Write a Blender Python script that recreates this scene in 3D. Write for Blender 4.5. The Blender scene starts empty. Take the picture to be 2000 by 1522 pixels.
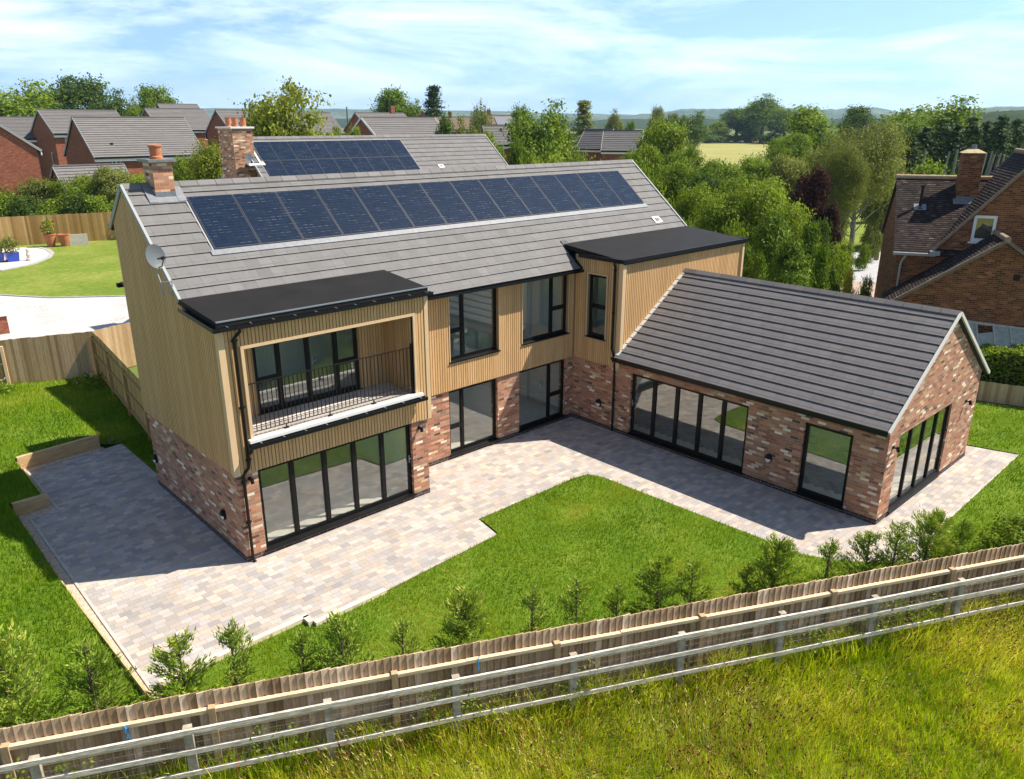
import bpy, bmesh, math, random
import numpy as np
from mathutils import Vector, Matrix
R = math.radians
scene = bpy.context.scene
COL = scene.collection
rng = np.random.default_rng(7)
random.seed(7)

# ------------------------------------------------------------------ camera
CAM = Vector((-6.05, -15.23, 9.36))
YAW, PITCH, FPX = R(-42.924), R(-18.936), 1517.8          # focal length in pixels of a 2000 px wide frame
FW = Vector((math.sin(-YAW)*math.cos(PITCH), math.cos(YAW)*math.cos(PITCH), math.sin(PITCH)))
RT = Vector((math.cos(YAW), math.sin(YAW), 0)); UP = RT.cross(FW)
cam = bpy.data.cameras.new('camera'); cam.sensor_width = 36; cam.lens = FPX/2000*36
cam.clip_start = .1; cam.clip_end = 30000
co = bpy.data.objects.new('camera', cam); COL.objects.link(co)
co.location = CAM
co.rotation_euler = Matrix(((RT.x, UP.x, -FW.x), (RT.y, UP.y, -FW.y), (RT.z, UP.z, -FW.z))).to_euler()
scene.camera = co

# ------------------------------------------------------------------ world, sun, exposure
SUN = Vector((.515, -.305, .80)).normalized()              # towards the sun
w = bpy.data.worlds.new('World'); scene.world = w; w.use_nodes = True
nt = w.node_tree; nt.nodes.clear()
def nd(nt, t, **k):
    n = nt.nodes.new(t)
    for a, b in k.items(): setattr(n, a, b)
    return n
def lk(nt, a, b): nt.links.new(a, b)
out = nd(nt, 'ShaderNodeOutputWorld'); bg = nd(nt, 'ShaderNodeBackground'); bg.inputs[1].default_value = .074
sky = nd(nt, 'ShaderNodeTexSky', sky_type='NISHITA'); sky.sun_disc = False
sky.sun_elevation = math.asin(SUN.z); sky.sun_rotation = math.atan2(SUN.x, SUN.y)
sky.altitude = 100; sky.air_density = 1.0; sky.dust_density = .6; sky.ozone_density = 2.2
tc = nd(nt, 'ShaderNodeTexCoord')
mp = nd(nt, 'ShaderNodeMapping'); mp.inputs['Scale'].default_value = (2.2, 3.0, 13)
lk(nt, tc.outputs['Generated'], mp.inputs[0])
nz = nd(nt, 'ShaderNodeTexNoise'); nz.inputs['Scale'].default_value = 1.1; nz.inputs['Detail'].default_value = 7; nz.inputs['Roughness'].default_value = .66; nz.inputs['Distortion'].default_value = .5
lk(nt, mp.outputs[0], nz.inputs['Vector'])
cr = nd(nt, 'ShaderNodeValToRGB'); cr.color_ramp.elements[0].position = .40; cr.color_ramp.elements[1].position = .68
cr.color_ramp.elements[0].color = (.05, .05, .05, 1); cr.color_ramp.elements[1].color = (.95, .95, .95, 1)
lk(nt, nz.outputs[0], cr.inputs[0])
# lift the low sky a little so that it keeps its blue at the horizon
ad = nd(nt, 'ShaderNodeVectorMath', operation='ADD'); ad.inputs[1].default_value = (0, 0, .16)
nm = nd(nt, 'ShaderNodeVectorMath', operation='NORMALIZE')
lk(nt, tc.outputs['Generated'], ad.inputs[0]); lk(nt, ad.outputs[0], nm.inputs[0]); lk(nt, nm.outputs[0], sky.inputs[0])
mx = nd(nt, 'ShaderNodeMix', data_type='RGBA'); lk(nt, cr.outputs[0], mx.inputs[0])
tt = nd(nt, 'ShaderNodeMix', data_type='RGBA', blend_type='MULTIPLY'); tt.inputs[0].default_value = 1; tt.inputs[7].default_value = (.86, .98, 1.03, 1); lk(nt, sky.outputs[0], tt.inputs[6])
lk(nt, tt.outputs[2], mx.inputs[6]); mx.inputs[7].default_value = (6.4, 7.1, 8.1, 1)
sz = nd(nt, 'ShaderNodeSeparateXYZ'); lk(nt, tc.outputs['Generated'], sz.inputs[0])
# clouds thin out upwards; the low sky is brighter than the zenith
mc = nd(nt, 'ShaderNodeMapRange'); mc.inputs[1].default_value = .10; mc.inputs[2].default_value = .45; mc.inputs[3].default_value = 1; mc.inputs[4].default_value = .25; lk(nt, sz.outputs[2], mc.inputs[0])
mm_ = nd(nt, 'ShaderNodeMath', operation='MULTIPLY'); lk(nt, cr.outputs[0], mm_.inputs[0]); lk(nt, mc.outputs[0], mm_.inputs[1]); lk(nt, mm_.outputs[0], mx.inputs[0])
mb_ = nd(nt, 'ShaderNodeMapRange'); mb_.inputs[1].default_value = .06; mb_.inputs[2].default_value = .40; mb_.inputs[3].default_value = 1.85; mb_.inputs[4].default_value = .95; lk(nt, sz.outputs[2], mb_.inputs[0])
ml = nd(nt, 'ShaderNodeVectorMath', operation='SCALE'); lk(nt, mx.outputs[2], ml.inputs[0]); lk(nt, mb_.outputs[0], ml.inputs['Scale'])
lk(nt, ml.outputs[0], bg.inputs[0]); lk(nt, bg.outputs[0], out.inputs[0])
sl = bpy.data.lights.new('sun', 'SUN'); sl.energy = 4.9; sl.angle = R(.5); sl.color = (1, .92, .79)
so = bpy.data.objects.new('sun', sl); COL.objects.link(so); so.rotation_euler = SUN.to_track_quat('Z', 'Y').to_euler(); so.location = (0, 0, 40)
scene.view_settings.view_transform = 'Standard'; scene.view_settings.look = 'None'
scene.view_settings.gamma = 1; scene.view_settings.use_curve_mapping = False
scene.view_settings.exposure = .92
scene.cycles.max_bounces = 7; scene.cycles.transparent_max_bounces = 16
scene.cycles.use_adaptive_sampling = True

# ------------------------------------------------------------------ small helpers
def at(u, v, d):                       # a point seen at photo pixel (u,v), d metres in front of the camera
    return CAM + (FW + RT*((u-1000)/FPX) - UP*((v-761)/FPX))*d
def gat(u, d):                         # ground position on that column
    p = at(u, 240, d); return p.x, p.y
def zat(v, d): return at(1000, v, d).z
def empty(name, loc=(0, 0, 0), rz=0, sc=1):
    o = bpy.data.objects.new(name, None); COL.objects.link(o); o.empty_display_size = .2
    o.location = loc; o.rotation_euler = (0, 0, rz); o.scale = (sc, sc, sc) if not hasattr(sc, '__len__') else sc
    return o
def tag(o, label=None, cat=None, group=None, kind=None):
    if label: o['label'] = label
    if cat: o['category'] = cat
    if group: o['group'] = group
    if kind: o['kind'] = kind
    return o
def newobj(name, me, parent=None, loc=None):
    o = bpy.data.objects.new(name, me); COL.objects.link(o)
    if parent: o.parent = parent
    if loc is not None: o.location = loc
    return o
def copy_tree(o, loc=None, rz=None, sc=None):
    c = o.copy(); COL.objects.link(c)
    if loc is not None: c.location = loc
    if rz is not None: c.rotation_euler = (0, 0, rz)
    if sc is not None: c.scale = sc if hasattr(sc, '__len__') else (sc,)*3
    for ch in list(o.children):
        d = ch.copy(); COL.objects.link(d); d.parent = c
        for g in list(ch.children):
            e = g.copy(); COL.objects.link(e); e.parent = d
    return c

class MB:
    """collects faces; builds ONE mesh object; UVs in metres from each face's own direction; optional tone per face"""
    def __init__(s): s.v = []; s.f = []; s.t = []
    def face(s, pts, tone=.5):
        n = len(s.v); s.v += [tuple(p) for p in pts]; s.f.append(list(range(n, n+len(pts)))); s.t.append(tone)
    def box(s, a, b, tone=.5):
        x0, y0, z0 = [min(a[i], b[i]) for i in range(3)]; x1, y1, z1 = [max(a[i], b[i]) for i in range(3)]
        s.hexa([(x0, y0, z0), (x1, y0, z0), (x1, y1, z0), (x0, y1, z0), (x0, y0, z1), (x1, y0, z1), (x1, y1, z1), (x0, y1, z1)], tone)
    def hexa(s, p, tone=.5):
        for q in ((3, 2, 1, 0), (4, 5, 6, 7), (0, 1, 5, 4), (1, 2, 6, 5), (2, 3, 7, 6), (3, 0, 4, 7)):
            s.face([p[i] for i in q], tone)
    def obox(s, o, u, n, w, d, h, tone=.5, up=Vector((0, 0, 1))):
        """box from corner o, along u by w, along n by d, up by h"""
        o, u, n = Vector(o), Vector(u), Vector(n)
        a = [o, o+u*w, o+u*w+n*d, o+n*d]
        s.hexa(a+[p+up*h for p in a], tone)
    def bar(s, p, q, wd, ht, tone=.5, up=(0, 0, 1)):
        """rectangular bar from p to q"""
        p, q = Vector(p), Vector(q); d = (q-p).normalized(); sd = d.cross(Vector(up))
        if sd.length < 1e-4: sd = d.cross(Vector((1, 0, 0)))
        sd.normalize(); uu = sd.cross(d).normalized()
        a = [-sd*wd/2-uu*ht/2, sd*wd/2-uu*ht/2, sd*wd/2+uu*ht/2, -sd*wd/2+uu*ht/2]
        s.hexa([p+a[0], p+a[1], q+a[1], q+a[0], p+a[3], p+a[2], q+a[2], q+a[3]], tone)
    def tube(s, pts, rad, seg=10, caps=True, tone=.5):
        pts = [Vector(p) for p in pts]; rr = rad if hasattr(rad, '__len__') else [rad]*len(pts)
        rings = []; prev = None
        for i, p in enumerate(pts):
            d = (pts[min(i+1, len(pts)-1)]-pts[max(i-1, 0)]).normalized()
            if prev is None:
                a = d.cross(Vector((0, 0, 1)));
                if a.length < 1e-3: a = Vector((1, 0, 0))
            else: a = prev-d*prev.dot(d)
            a.normalize(); prev = a; b = d.cross(a)
            rings.append([p+(a*math.cos(2*math.pi*k/seg)+b*math.sin(2*math.pi*k/seg))*rr[i] for k in range(seg)])
        for i in range(len(rings)-1):
            for k in range(seg):
                s.face([rings[i][k], rings[i][(k+1) % seg], rings[i+1][(k+1) % seg], rings[i+1][k]], tone)
        if caps: s.face(rings[0][::-1], tone); s.face(rings[-1], tone)
    def lathe(s, c, prof, seg=20, axis=2, tone=.5):
        c = Vector(c); rings = []
        for r, h in prof:
            ring = []
            for k in range(seg):
                a = 2*math.pi*k/seg; x, y = r*math.cos(a), r*math.sin(a)
                ring.append(c+(Vector((x, y, h)) if axis == 2 else Vector((h, x, y)) if axis == 0 else Vector((x, h, y))))
            rings.append(ring)
        for i in range(len(rings)-1):
            for k in range(seg): s.face([rings[i][k], rings[i][(k+1) % seg], rings[i+1][(k+1) % seg], rings[i+1][k]], tone)
    def build(s, name, mats, parent=None, smooth=False, merge=False):
        me = bpy.data.meshes.new(name); me.from_pydata(s.v, [], s.f)
        if not isinstance(mats, (list, tuple)): mats = [mats]
        for m in mats: me.materials.append(m)
        me.uv_layers.new(name='UVMap'); me.color_attributes.new('tone', 'FLOAT_COLOR', 'CORNER')
        U, T = [], []
        for f, tn in zip(s.f, s.t):
            P = [Vector(s.v[i]) for i in f]; n = Vector((0, 0, 0))
            for i in range(len(P)): n += (P[i]-P[0]).cross(P[(i+1) % len(P)]-P[0])
            n = n.normalized() if n.length > 1e-12 else Vector((0, 0, 1)); c = tn if hasattr(tn, '__len__') else (tn, tn, tn)
            if abs(n.z) > .93: a, b = Vector((1, 0, 0)), Vector((0, 1, 0))
            else: a = Vector((-n.y, n.x, 0)).normalized(); b = n.cross(a)
            for q in P: U += [q.dot(a), q.dot(b)]; T += [*c, 1]
        me.uv_layers['UVMap'].data.foreach_set('uv', U); me.color_attributes['tone'].data.foreach_set('color', T)
        if smooth: me.polygons.foreach_set('use_smooth', [True]*len(s.f))
        if merge or smooth:
            bm = bmesh.new(); bm.from_mesh(me); bmesh.ops.remove_doubles(bm, verts=bm.verts, dist=1e-5); bm.to_mesh(me); bm.free()
        return newobj(name, me, parent)

def npmesh(name, V, F, mats, tone=None, parent=None, nper=4):
    """fast mesh from numpy arrays: F is (n,nper)"""
    me = bpy.data.meshes.new(name); nv, nf = len(V), len(F)
    me.vertices.add(nv); me.vertices.foreach_set('co', np.asarray(V, np.float32).ravel())
    me.loops.add(nf*nper); me.polygons.add(nf)
    me.loops.foreach_set('vertex_index', np.asarray(F, np.int32).ravel())
    me.polygons.foreach_set('loop_start', np.arange(nf, dtype=np.int32)*nper)
    if tone is not None:                # tone per vertex, (nv,3)
        ca = me.color_attributes.new('tone', 'FLOAT_COLOR', 'POINT')
        ca.data.foreach_set('color', np.concatenate([tone, np.ones((nv, 1))], 1).astype(np.float32).ravel())
    me.update(calc_edges=True)
    for m in (mats if isinstance(mats, (list, tuple)) else [mats]): me.materials.append(m)
    if name is None: return me
    return newobj(name, me, parent) if parent is not False else me

# ------------------------------------------------------------------ materials
def mat(name, rough=.7, spec=.3):
    m = bpy.data.materials.new(name); m.use_nodes = True; nt = m.node_tree; nt.nodes.clear()
    o = nd(nt, 'ShaderNodeOutputMaterial'); b = nd(nt, 'ShaderNodeBsdfPrincipled')
    b.inputs['Roughness'].default_value = rough; b.inputs['Specular IOR Level'].default_value = spec
    lk(nt, b.outputs[0], o.inputs[0]); return m, nt, b
def math_(nt, op, a, b=None, c=None):
    n = nd(nt, 'ShaderNodeMath', operation=op)
    for i, x in enumerate((a, b, c)):
        if x is None: continue
        if isinstance(x, (int, float)): n.inputs[i].default_value = x
        else: lk(nt, x, n.inputs[i])
    return n.outputs[0]
def ramp(nt, fac, stops, interp='LINEAR'):
    n = nd(nt, 'ShaderNodeValToRGB'); n.color_ramp.interpolation = interp; e = n.color_ramp.elements
    while len(e) < len(stops): e.new(.5)
    for i, (p, c) in enumerate(stops): e[i].position = p; e[i].color = (*c, 1)
    lk(nt, fac, n.inputs[0]); return n.outputs[0]
def noise(nt, vec, scale, detail=4, rough=.55, dist=0, mapscale=None):
    if mapscale:
        m = nd(nt, 'ShaderNodeMapping'); m.inputs['Scale'].default_value = mapscale; lk(nt, vec, m.inputs[0]); vec = m.outputs[0]
    n = nd(nt, 'ShaderNodeTexNoise'); n.inputs['Scale'].default_value = scale; n.inputs['Detail'].default_value = detail
    n.inputs['Roughness'].default_value = rough; n.inputs['Distortion'].default_value = dist; lk(nt, vec, n.inputs['Vector']); return n.outputs[0]
def mixc(nt, f, a, b, mode='MIX'):
    n = nd(nt, 'ShaderNodeMix', data_type='RGBA', blend_type=mode)
    for i, x in ((0, f), (6, a), (7, b)):
        if isinstance(x, (int, float)): n.inputs[i].default_value = x
        elif isinstance(x, tuple): n.inputs[i].default_value = (*x, 1)
        else: lk(nt, x, n.inputs[i])
    return n.outputs[2]
def coords(nt, which='UV'): return nd(nt, 'ShaderNodeTexCoord').outputs[which]
def world_pos(nt): return nd(nt, 'ShaderNodeNewGeometry').outputs['Position']
def bump(nt, b, h, dist=.01, strength=1):
    n = nd(nt, 'ShaderNodeBump'); n.inputs['Distance'].default_value = dist; n.inputs['Strength'].default_value = strength
    lk(nt, h, n.inputs['Height']); lk(nt, n.outputs[0], b.inputs['Normal'])
def scl(c, k): return tuple(x*k for x in c)

def brick_mat(name, stops, mortar, bw=.225, bh=.075, joint=.010, vary=.0, rough=.85, shift=.5, cmap=None, bumpd=.006, seed=0, mort_mix=1.0, blotch=.12):
    """every brick gets its own random colour from the ramp"""
    m, nt, b = mat(name, rough, .15)
    sp = nd(nt, 'ShaderNodeSeparateXYZ')
    v = coords(nt) if cmap is None else cmap(nt)
    lk(nt, v, sp.inputs[0]); x, y = sp.outputs[0], sp.outputs[1]
    row = math_(nt, 'FLOOR', math_(nt, 'DIVIDE', y, bh))
    wn0 = nd(nt, 'ShaderNodeTexWhiteNoise', noise_dimensions='1D'); lk(nt, math_(nt, 'ADD', row, 17.3+seed), wn0.inputs['W'])
    off = math_(nt, 'MULTIPLY', math_(nt, 'MODULO', math_(nt, 'ABSOLUTE', row), 2), shift)
    if vary: off = math_(nt, 'ADD', off, math_(nt, 'MULTIPLY', wn0.outputs[0], vary))
    xs = math_(nt, 'ADD', math_(nt, 'DIVIDE', x, bw), off)
    col = math_(nt, 'FLOOR', xs)
    fx = math_(nt, 'FRACT', xs); fy = math_(nt, 'FRACT', math_(nt, 'DIVIDE', y, bh))
    cb = nd(nt, 'ShaderNodeCombineXYZ'); lk(nt, col, cb.inputs[0]); lk(nt, row, cb.inputs[1]); cb.inputs[2].default_value = seed
    wn = nd(nt, 'ShaderNodeTexWhiteNoise', noise_dimensions='3D'); lk(nt, cb.outputs[0], wn.inputs['Vector'])
    c = ramp(nt, wn.outputs['Value'], stops, 'CONSTANT')
    wn2 = nd(nt, 'ShaderNodeTexWhiteNoise', noise_dimensions='3D'); cb2 = nd(nt, 'ShaderNodeVectorMath', operation='ADD'); lk(nt, cb.outputs[0], cb2.inputs[0]); cb2.inputs[1].default_value = (3.1, 5.7, 9.2)
    lk(nt, cb2.outputs[0], wn2.inputs['Vector'])
    hs = nd(nt, 'ShaderNodeHueSaturation'); lk(nt, c, hs.inputs['Color'])
    val = math_(nt, 'ADD', math_(nt, 'MULTIPLY', wn2.outputs['Value'], .36), .82)
    n1 = noise(nt, v, 35, 3, .7); val = math_(nt, 'MULTIPLY', val, math_(nt, 'ADD', math_(nt, 'MULTIPLY', n1, .5), .75))
    n2 = noise(nt, v, .7, 5, .7, .6); val = math_(nt, 'MULTIPLY', val, math_(nt, 'ADD', math_(nt, 'MULTIPLY', n2, blotch*2), 1-blotch))
    lk(nt, val, hs.inputs['Value'])
    ex = math_(nt, 'LESS_THAN', fx, joint/bw); ey = math_(nt, 'LESS_THAN', fy, joint/bh)
    mm = math_(nt, 'MULTIPLY', math_(nt, 'MAXIMUM', ex, ey), mort_mix)
    lk(nt, mixc(nt, mm, hs.outputs[0], mortar), b.inputs['Base Color'])
    bump(nt, b, math_(nt, 'ADD', math_(nt, 'SUBTRACT', 1, mm), math_(nt, 'MULTIPLY', n1, .3)), bumpd)
    return m

# reclaimed multi brick of the new house
RED, DRED, BRN, BUF, CRM, DRK = (.44, .20, .12), (.31, .13, .085), (.30, .18, .115), (.56, .39, .23), (.76, .62, .49), (.13, .085, .075)
M_brick = brick_mat('multi_brick', [(0, RED), (.22, (0.43, 0.21, 0.13)), (.38, DRED), (.52, BRN), (.62, (0.4, 0.22, 0.15)), (.72, BUF), (.80, (0.48, 0.28, 0.19)), (.905, CRM), (.972, DRK)], (.40, .31, .23))
M_brick_chim = brick_mat('chimney_brick', [(0, (.46, .2, .12)), (.3, (.55, .29, .18)), (.5, (.42, .22, .14)), (.7, (.58, .38, .22)), (.85, (.66, .5, .36)), (.94, (.2, .1, .08))], (.42, .34, .26))
M_plinth = brick_mat('dark_plinth_brick', [(0, (.05, .042, .045)), (.4, (.07, .05, .05)), (.7, (.09, .06, .055))], (.3, .27, .24), seed=2)
M_estate = brick_mat('estate_red_brick', [(0, (.29, .095, .055)), (.4, (.25, .085, .05)), (.7, (.34, .12, .07)), (.9, (.22, .08, .055))], (.30, .17, .12), seed=4, blotch=.2)
M_nbrick = brick_mat('old_brown_brick', [(0, (0.18, 0.0704, 0.0336)), (.3, (0.225, 0.084, 0.0384)), (.55, (0.135, 0.0496, 0.0288)), (.72, (0.27, 0.108, 0.048)), (.85, (0.108, 0.044, 0.032)), (.95, (0.324, 0.136, 0.068))], (.34, .22, .11), seed=6, blotch=.18)
def rot45(nt):
    m = nd(nt, 'ShaderNodeMapping'); m.inputs['Rotation'].default_value = (0, 0, R(1.0)); lk(nt, coords(nt), m.inputs[0]); return m.outputs[0]
M_paving = brick_mat('block_paving', [(0, (0.407, 0.35, 0.308)), (.18, (0.362, 0.329, 0.312)), (.36, (0.431, 0.36, 0.305)), (.50, (0.338, 0.315, 0.308)), (.62, (0.401, 0.35, 0.316)), (.76, (0.376, 0.336, 0.312)), (.88, (0.445, 0.371, 0.308)), (.95, (0.324, 0.3, 0.294))],
                     (.24, .22, .20), bw=.225, bh=.15, joint=.008, vary=.7, cmap=rot45, rough=.9, seed=9, bumpd=.004, mort_mix=.6, blotch=.26)

def simple(name, c, rough=.6, spec=.3, nscale=0, namt=.15, metal=0, stretch=None, bd=0):
    m, nt, b = mat(name, rough, spec); b.inputs['Metallic'].default_value = metal
    if nscale:
        n = noise(nt, coords(nt, 'Object'), nscale, 5, .6, mapscale=stretch)
        lk(nt, ramp(nt, n, [(.25, scl(c, 1-namt)), (.75, scl(c, 1+namt))]), b.inputs['Base Color'])
        if bd: bump(nt, b, n, bd)
    else: b.inputs['Base Color'].default_value = (*c, 1)
    return m
def toned(name, stops, rough=.8, spec=.2, nscale=6, namt=.25, stretch=None, bd=0, extra=None):
    """colour from the per-face tone value, with grain"""
    m, nt, b = mat(name, rough, spec); a = nd(nt, 'ShaderNodeAttribute', attribute_name='tone')
    sp = nd(nt, 'ShaderNodeSeparateColor'); lk(nt, a.outputs['Color'], sp.inputs[0])
    c = ramp(nt, sp.outputs[0], stops)
    n = noise(nt, coords(nt, 'Object'), nscale, 5, .65, mapscale=stretch)
    k = ramp(nt, n, [(.25, (1-namt,)*3), (.75, (1+namt,)*3)])
    c = mixc(nt, 1.0, c, k, 'MULTIPLY')
    lk(nt, c, b.inputs['Base Color'])
    if bd: bump(nt, b, n, bd)
    return m
M_clad = toned('timber_slat_cladding', [(0, (0.46, 0.281, 0.126)), (.5, (0.56, 0.349, 0.162)), (1, (0.64, 0.412, 0.207))], .65, .25, 3, .16, (9, 9, .8))
M_cladback = simple('cladding_backing', (.32, .21, .115), .8)
M_trim = simple('timber_trim', (.60, .425, .25), .6, .25, 3, .08, stretch=(6, 6, .7))
M_frame = simple('black_frame', (.006, .006, .0065), .4, .25)
M_gutter = simple('black_plastic', (.006, .0065, .008), .4, .28)
M_flat = simple('black_rubber_roof', (.012, .011, .011), .7, .2, 1.6, .35, bd=.003)
M_edge = simple('grey_edge_trim', (.16, .19, .22), .3, .6)
M_tile = toned('grey_roof_tile', [(0, (0.132, 0.127, 0.127)), (.5, (0.149, 0.144, 0.143)), (1, (0.165, 0.159, 0.16))], .75, .25, 4, .10, bd=.002)
M_tile2 = toned('shade_toned_roof_tile', [(0, (0.119, 0.11, 0.111)), (.5, (0.131, 0.122, 0.124)), (1, (0.145, 0.135, 0.137))], .75, .25, 4, .10, bd=.002)  # wing tiles: shade of the slope turned from the sun is in the colour
M_underlay = simple('roof_underside', (.03, .028, .028), .9)
M_verge = simple('grey_dry_verge', (.30, .31, .31), .6)
M_vergew = simple('pale_verge', (.55, .54, .50), .6)
M_lead = simple('lead_flashing', (.17, .18, .20), .45, .4, 9, .25)
M_pot = simple('terracotta', (.45, .17, .085), .8, .2, 12, .15)
M_white = simple('white_paint', (.78, .78, .76), .5)
M_wallin = simple('interior_wall_paint', (.84, .87, .84), .85)
M_ceiling = simple('interior_ceiling', (.75, .75, .74), .9)
M_grey = simple('grey_plastic', (.11, .125, .135), .5)
M_rail = simple('railing_steel', (.010, .008, .008), .4, .5)
M_balc = brick_mat('balcony_tile', [(0, (.50, .46, .43)), (.5, (.54, .49, .46))], (.36, .33, .31), bw=.6, bh=.3, joint=.006, seed=3, shift=.5, bumpd=.001)
M_coping = simple('pale_coping', (.74, .71, .67), .7)
M_lawn_soil = simple('soil', (.10, .075, .045), .95, .1, 5, .3)
M_sleeper = simple('timber_sleeper', (.52, .36, .19), .8, .15, 5, .3, stretch=(.7, .7, 5), bd=.004)
M_sleeper_lit = simple('sunlit_toned_sleeper', (.72, .61, .46), .8, .15, 5, .18, stretch=(.7, .7, 5), bd=.003)  # front sleepers: strong sunlight put into a lightened timber colour
M_fence = toned('fence_board', [(0, (0.242, 0.157, 0.0894)), (.35, (0.375, 0.255, 0.156)), (.7, (0.508, 0.359, 0.234)), (1, (0.677, 0.51, 0.369))], .85, .12, 5, .34, (7, 7, .9), bd=.003)
M_fence2 = toned('yellow_fence_board', [(0, (.30, .175, .06)), (.5, (.42, .26, .10)), (1, (.56, .38, .17))], .85, .12, 5, .25, (7, 7, .9), bd=.003)
M_fence3 = toned('tan_fence_board', [(0, (.36, .235, .125)), (.5, (.48, .335, .19)), (1, (.60, .45, .28))], .85, .12, 5, .22, (7, 7, .9), bd=.003)
M_rail_new = simple('new_timber_rail', (.68, .51, .33), .8, .15, 6, .22, stretch=(1, 1, 6), bd=.002)
M_rail_old = simple('weathered_rail', (.62, .55, .45), .9, .08, 6, .62, stretch=(1, 1, 10), bd=.003)
M_post_old = simple('weathered_post', (.36, .31, .24), .9, .1, 8, .45, bd=.004)
M_wire = simple('galvanised_wire', (.35, .36, .36), .4, .5, metal=.6)

def glass_mat(name, refl, tint):
    m = bpy.data.materials.new(name); m.use_nodes = True; nt = m.node_tree; nt.nodes.clear()
    o = nd(nt, 'ShaderNodeOutputMaterial'); t = nd(nt, 'ShaderNodeBsdfTransparent'); g = nd(nt, 'ShaderNodeBsdfGlossy')
    t.inputs[0].default_value = (*tint, 1); g.inputs['Roughness'].default_value = .0; g.inputs[0].default_value = (.95, 1, .99, 1)
    ge = nd(nt, 'ShaderNodeNewGeometry'); dp = nd(nt, 'ShaderNodeVectorMath', operation='DOT_PRODUCT'); lk(nt, ge.outputs['Incoming'], dp.inputs[0]); lk(nt, ge.outputs['Normal'], dp.inputs[1])
    k = math_(nt, 'POWER', math_(nt, 'SUBTRACT', 1, math_(nt, 'ABSOLUTE', dp.outputs['Value'])), 3.2)   # Schlick, the same from both sides
    f = math_(nt, 'MINIMUM', math_(nt, 'ADD', math_(nt, 'MULTIPLY', k, .85), refl), .95)
    mx = nd(nt, 'ShaderNodeMixShader'); lk(nt, f, mx.inputs[0]); lk(nt, t.outputs[0], mx.inputs[1]); lk(nt, g.outputs[0], mx.inputs[2]); lk(nt, mx.outputs[0], o.inputs[0])
    return m
M_glass = glass_mat('double_glazing', .23, (.93, .98, .96))
M_glass_old = glass_mat('old_pane', .2, (.5, .55, .5))

def solar_mat():
    m, nt, b = mat('solar_cells', .16, .32)
    sp = nd(nt, 'ShaderNodeSeparateXYZ'); lk(nt, coords(nt), sp.inputs[0]); x, y = sp.outputs[0], sp.outputs[1]
    fy = math_(nt, 'FRACT', math_(nt, 'DIVIDE', y, .0915)); fx = math_(nt, 'FRACT', math_(nt, 'DIVIDE', x, .183))
    ly = math_(nt, 'LESS_THAN', fy, .10); lx = math_(nt, 'LESS_THAN', fx, .04)
    n = noise(nt, coords(nt), 2.2, 2, .5, mapscale=(1, 9, 1)); n2 = noise(nt, coords(nt), 20, 3, .6)
    wn = nd(nt, 'ShaderNodeTexWhiteNoise', noise_dimensions='2D'); cb = nd(nt, 'ShaderNodeCombineXYZ')
    lk(nt, math_(nt, 'FLOOR', math_(nt, 'DIVIDE', x, .183)), cb.inputs[0]); lk(nt, math_(nt, 'FLOOR', math_(nt, 'DIVIDE', y, .0915)), cb.inputs[1]); lk(nt, cb.outputs[0], wn.inputs['Vector'])
    dash = math_(nt, 'MULTIPLY', ly, math_(nt, 'MULTIPLY', math_(nt, 'GREATER_THAN', fx, .35), ramp_s(nt, n)))
    c = mixc(nt, wn.outputs[0], (.006, .012, .027), (.008, .016, .036))
    c = mixc(nt, math_(nt, 'MULTIPLY', math_(nt, 'MAXIMUM', lx, ly), .15), c, (.05, .08, .13))
    c = mixc(nt, math_(nt, 'MULTIPLY', dash, .32), c, (.42, .46, .52))
    lk(nt, c, b.inputs['Base Color']); lk(nt, math_(nt, 'ADD', math_(nt, 'MULTIPLY', n2, .12), .10), b.inputs['Roughness'])
    return m
def ramp_s(nt, n):
    mr = nd(nt, 'ShaderNodeMapRange'); mr.inputs[1].default_value = .48; mr.inputs[2].default_value = .66; lk(nt, n, mr.inputs[0]); return mr.outputs[0]
M_solar = solar_mat()
M_pframe = simple('panel_frame', (.05, .055, .07), .35, .5, metal=.4)
M_pgap = simple('panel_clamp_strip', (.30, .29, .29), .45, .4)

def ground_mat(name, stops, s1, s2, bd=0, rough=.95, mix2=.5, detail=6):
    m, nt, b = mat(name, rough, .08); p = world_pos(nt)
    n1 = noise(nt, p, s1, detail, .6); n2 = noise(nt, p, s2, 4, .65)
    f = math_(nt, 'ADD', math_(nt, 'MULTIPLY', n1, 1-mix2), math_(nt, 'MULTIPLY', n2, mix2))
    lk(nt, ramp(nt, f, stops), b.inputs['Base Color'])
    if bd: bump(nt, b, n2, bd)
    return m
M_lawn = ground_mat('lawn', [(.3, (0.0581, 0.109, 0.0096)), (.5, (0.0994, 0.164, 0.012)), (.62, (0.15, 0.2, 0.024)), (.72, (0.249, 0.237, 0.064))], .7, 22, .02)
M_lawn_far = ground_mat('mown_lawn', [(.3, (0.08, 0.136, 0.018)), (.47, (0.136, 0.191, 0.027)), (.58, (0.216, 0.238, 0.0495)), (.68, (0.304, 0.281, 0.108))], .22, 3, .02)
M_meadow = ground_mat('meadow_soil', [(.3, (.09, .10, .02)), (.5, (.17, .17, .03)), (.7, (.28, .24, .08))], .8, 12, .05)
M_field = ground_mat('far_fields', [(.35, (.07, .11, .03)), (.5, (.12, .16, .045)), (.58, (.22, .22, .09)), (.7, (.07, .10, .03))], .004, .06)
M_hay = ground_mat('yellow_meadow', [(.3, (.19, .20, .06)), (.5, (.28, .265, .09)), (.7, (.36, .32, .13))], .035, .8)
M_gravel = ground_mat('white_gravel', [(.35, (.30, .295, .29)), (.5, (.46, .45, .44)), (.62, (.60, .59, .575))], .5, 9, .02, mix2=.6)
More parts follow.
